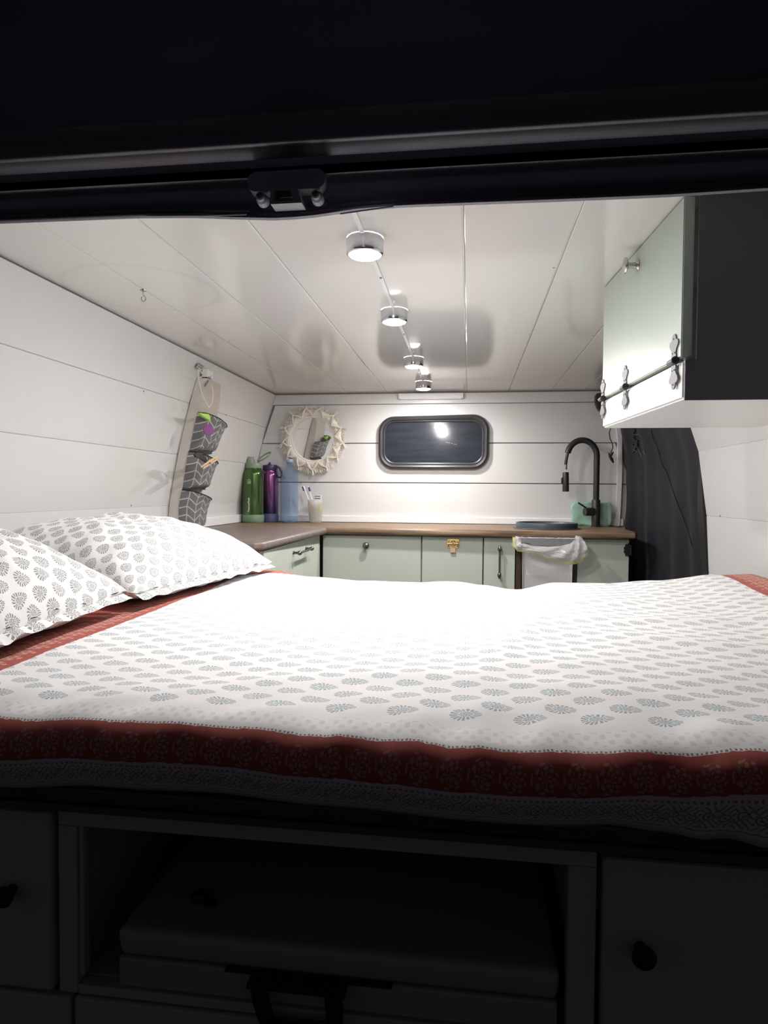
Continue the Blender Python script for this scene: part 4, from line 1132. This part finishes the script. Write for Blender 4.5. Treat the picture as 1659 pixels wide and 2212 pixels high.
# ------------------------------------------------------------------ under-bed cabinet, sill, storage box
UY = .70
t = thing('bed_platform', 'dark bed platform edge and sill beneath the bedspread', 'bed frame', (-.2, .9, -.39))
bm = B(); box(bm, (-1.04, .672, -.356), (.72, BYB-.03, -.338), .004); obj('board', bm, M['sill'], t)
bm = B()
pr = [(.672,-.358),(.668,-.364),(.676,-.368),(.690,-.370),(.692,-.375),(.700,-.379),(.76,-.379),(.76,-.357)]
prism(bm, [(-1.04, y, z) for y, z in pr], (1.76, 0, 0)); obj('sill_strip', bm, M['sill'], t)
t = thing('under_bed_cabinet', 'shaded grey cabinet under the bed with an open middle bay and side doors', 'cabinet', (-.17, .9, -1.1))
def part(name, a, b, bev=.0015, m=None, par=None, **k):
    bm = B(); box(bm, a, b, bev); return obj(name, bm, m or M['under'], par or t, **k)
part('top_rail', (-.478, UY, -.398), (.140, UY+.018, -.380))
part('stile', (-.478, UY, -.600), (-.4545, UY+.018, -.3985)); part('stile', (.1105, UY, -1.1), (.140, UY+.018, -.3985))
part('inner_bead', (-.4540, UY+.003, -.580), (-.4475, UY+.015, -.3985)); part('bottom_rail', (-.454, UY, -.600), (.110, UY+.018, -.589))
part('back_panel', (-1.03, 1.60, -1.1), (.70, 1.615, -.382)); part('bay_floor', (-.47, UY+.018, -.600), (.121, 1.598, -.589))
part('partition', (-.475, UY+.019, -1.1), (-.463, 1.598, -.382)); part('partition', (.122, UY+.019, -1.1), (.136, 1.598, -.382))
dl = part('door', (-1.0, UY-.006, -.597), (-.4835, UY+.012, -.3815), .004)
dr_ = part('door', (.1455, UY-.006, -1.05), (.68, UY+.012, -.3835), .004)
part('drawer_front', (-1.0, UY-.004, -.98), (-.462, UY+.012, -.6035), .003); part('drawer_front', (-.458, UY-.002, -.98), (.1085, UY+.012, -.6035), .003)
part('plinth', (-1.0, UY+.03, -1.1), (.70, UY+.05, -.985))
for q, par in (((10,1935), dl), ((1390,2065), dr_)):
    p = at(*q, Y=UY-.02)
    bm = B(); lathe(bm, [(.006,-.014),(.0055,-.004),(.0115,0),(.0125,.004),(.010,.008),(.004,.0105),(.001,.0108)], p, 24, '-Y'); obj('knob', bm, M['black'], par, smooth=True)
t = thing('storage_box', 'pale lidded storage box with black webbing handle in the open bay', 'box', (-.15, .9, -.588))
bm = B(); box(bm, (-.398, UY+.021, -.5875), (.098, 1.30, -.532), .008, 3); obj('body', bm, M['coolbody'], t, smooth=True)
bm = B(); box(bm, (-.405, UY-.001, -.552), (.104, 1.31, -.516), .010, 4)
for v in bm.verts:
    if v.co.y < UY+.02 and v.co.z < -.530: v.co.y += .004
obj('lid', bm, M['coolbody'], t, smooth=True)
bm = B(); box(bm, (-.404, UY+.003, -.5875), (.102, UY+.020, -.5525), .003); obj('front', bm, M['coolbody'], t)
bm = B(); box(bm, (-.272, UY-.0015, -.5535), (-.078, UY+.006, -.5505), .0008); obj('slot', bm, M['black'], t)
bm = B()
def strap(pts, w_):
    for (xa, za), (xb, zb) in zip(pts, pts[1:]): pass
    L_ = [(x-w_/2, z) for x, z in pts]; R_ = [(x+w_/2, z) for x, z in reversed(pts)]
    prism(bm, [(x, UY-.020, z) for x, z in L_+R_], (0, .004, 0))
strap([(-.2260,-.552),(-.2225,-.570),(-.217,-.588),(-.209,-.604)], .019); strap([(-.1415,-.552),(-.1395,-.570),(-.1395,-.588),(-.146,-.604)], .019)
box(bm, (-.218, UY-.024, -.620), (-.135, UY-.012, -.590), .004); box(bm, (-.24, UY-.019, -.5565), (-.128, UY-.001, -.5515), .001)
obj('handle', bm, M['black'], t, label='black webbing handle')
t = thing('dark_cap', 'small dark round item lying on the storage box lid', 'cap', (-.33, .86, -.516))
bm = B(); p = at(432, 1942, Z=-.5155); p.z = -.5157
lathe(bm, [(.011,0),(.0115,.004),(.009,.009),(.004,.011),(.001,.011)], p, 20); lathe(bm, [(.007,0),(.007,.005),(.001,.006)], p+Vector((.017,-.01,0)), 14); obj('cap', bm, M['black'], t, smooth=True)

# ------------------------------------------------------------------ nail heads along the seams (fixed to the boards)
bmL, bmR = [], []
def nail(par, p, ax):
    bm = B(); lathe(bm, [(.0030,-.002),(.0028,.0004),(.0010,.0010)], p, 8, ax); obj('nail', bm, M['hinge'], par)
for px, py in ((312,845),(283,1092),(489,896)):
    z = {845:.310,1092:-.056,896:.312}[py]; p = at(px, py, X=XL(z)+.0125); nail(WL, Vector((XL(p.z)+.0125, p.y, p.z)), 'X')
for px, py in ((1537,975),(1545,1114)): p = at(px, py, X=.735); nail(WR, Vector((XR(p.z)-.0125, p.y, p.z)), '-X')
for px, py in ((1196,578),(1143,722),(1119,796),(495,736),(612,809),(1219,822),(1281,725)): nail(CE, at(px, py, Z=.4703), '-Z')

# ------------------------------------------------------------------ lift everything so the van floor is at z = 0
for o in list(sc.objects):
    if o.parent is None: o.location.z += UP
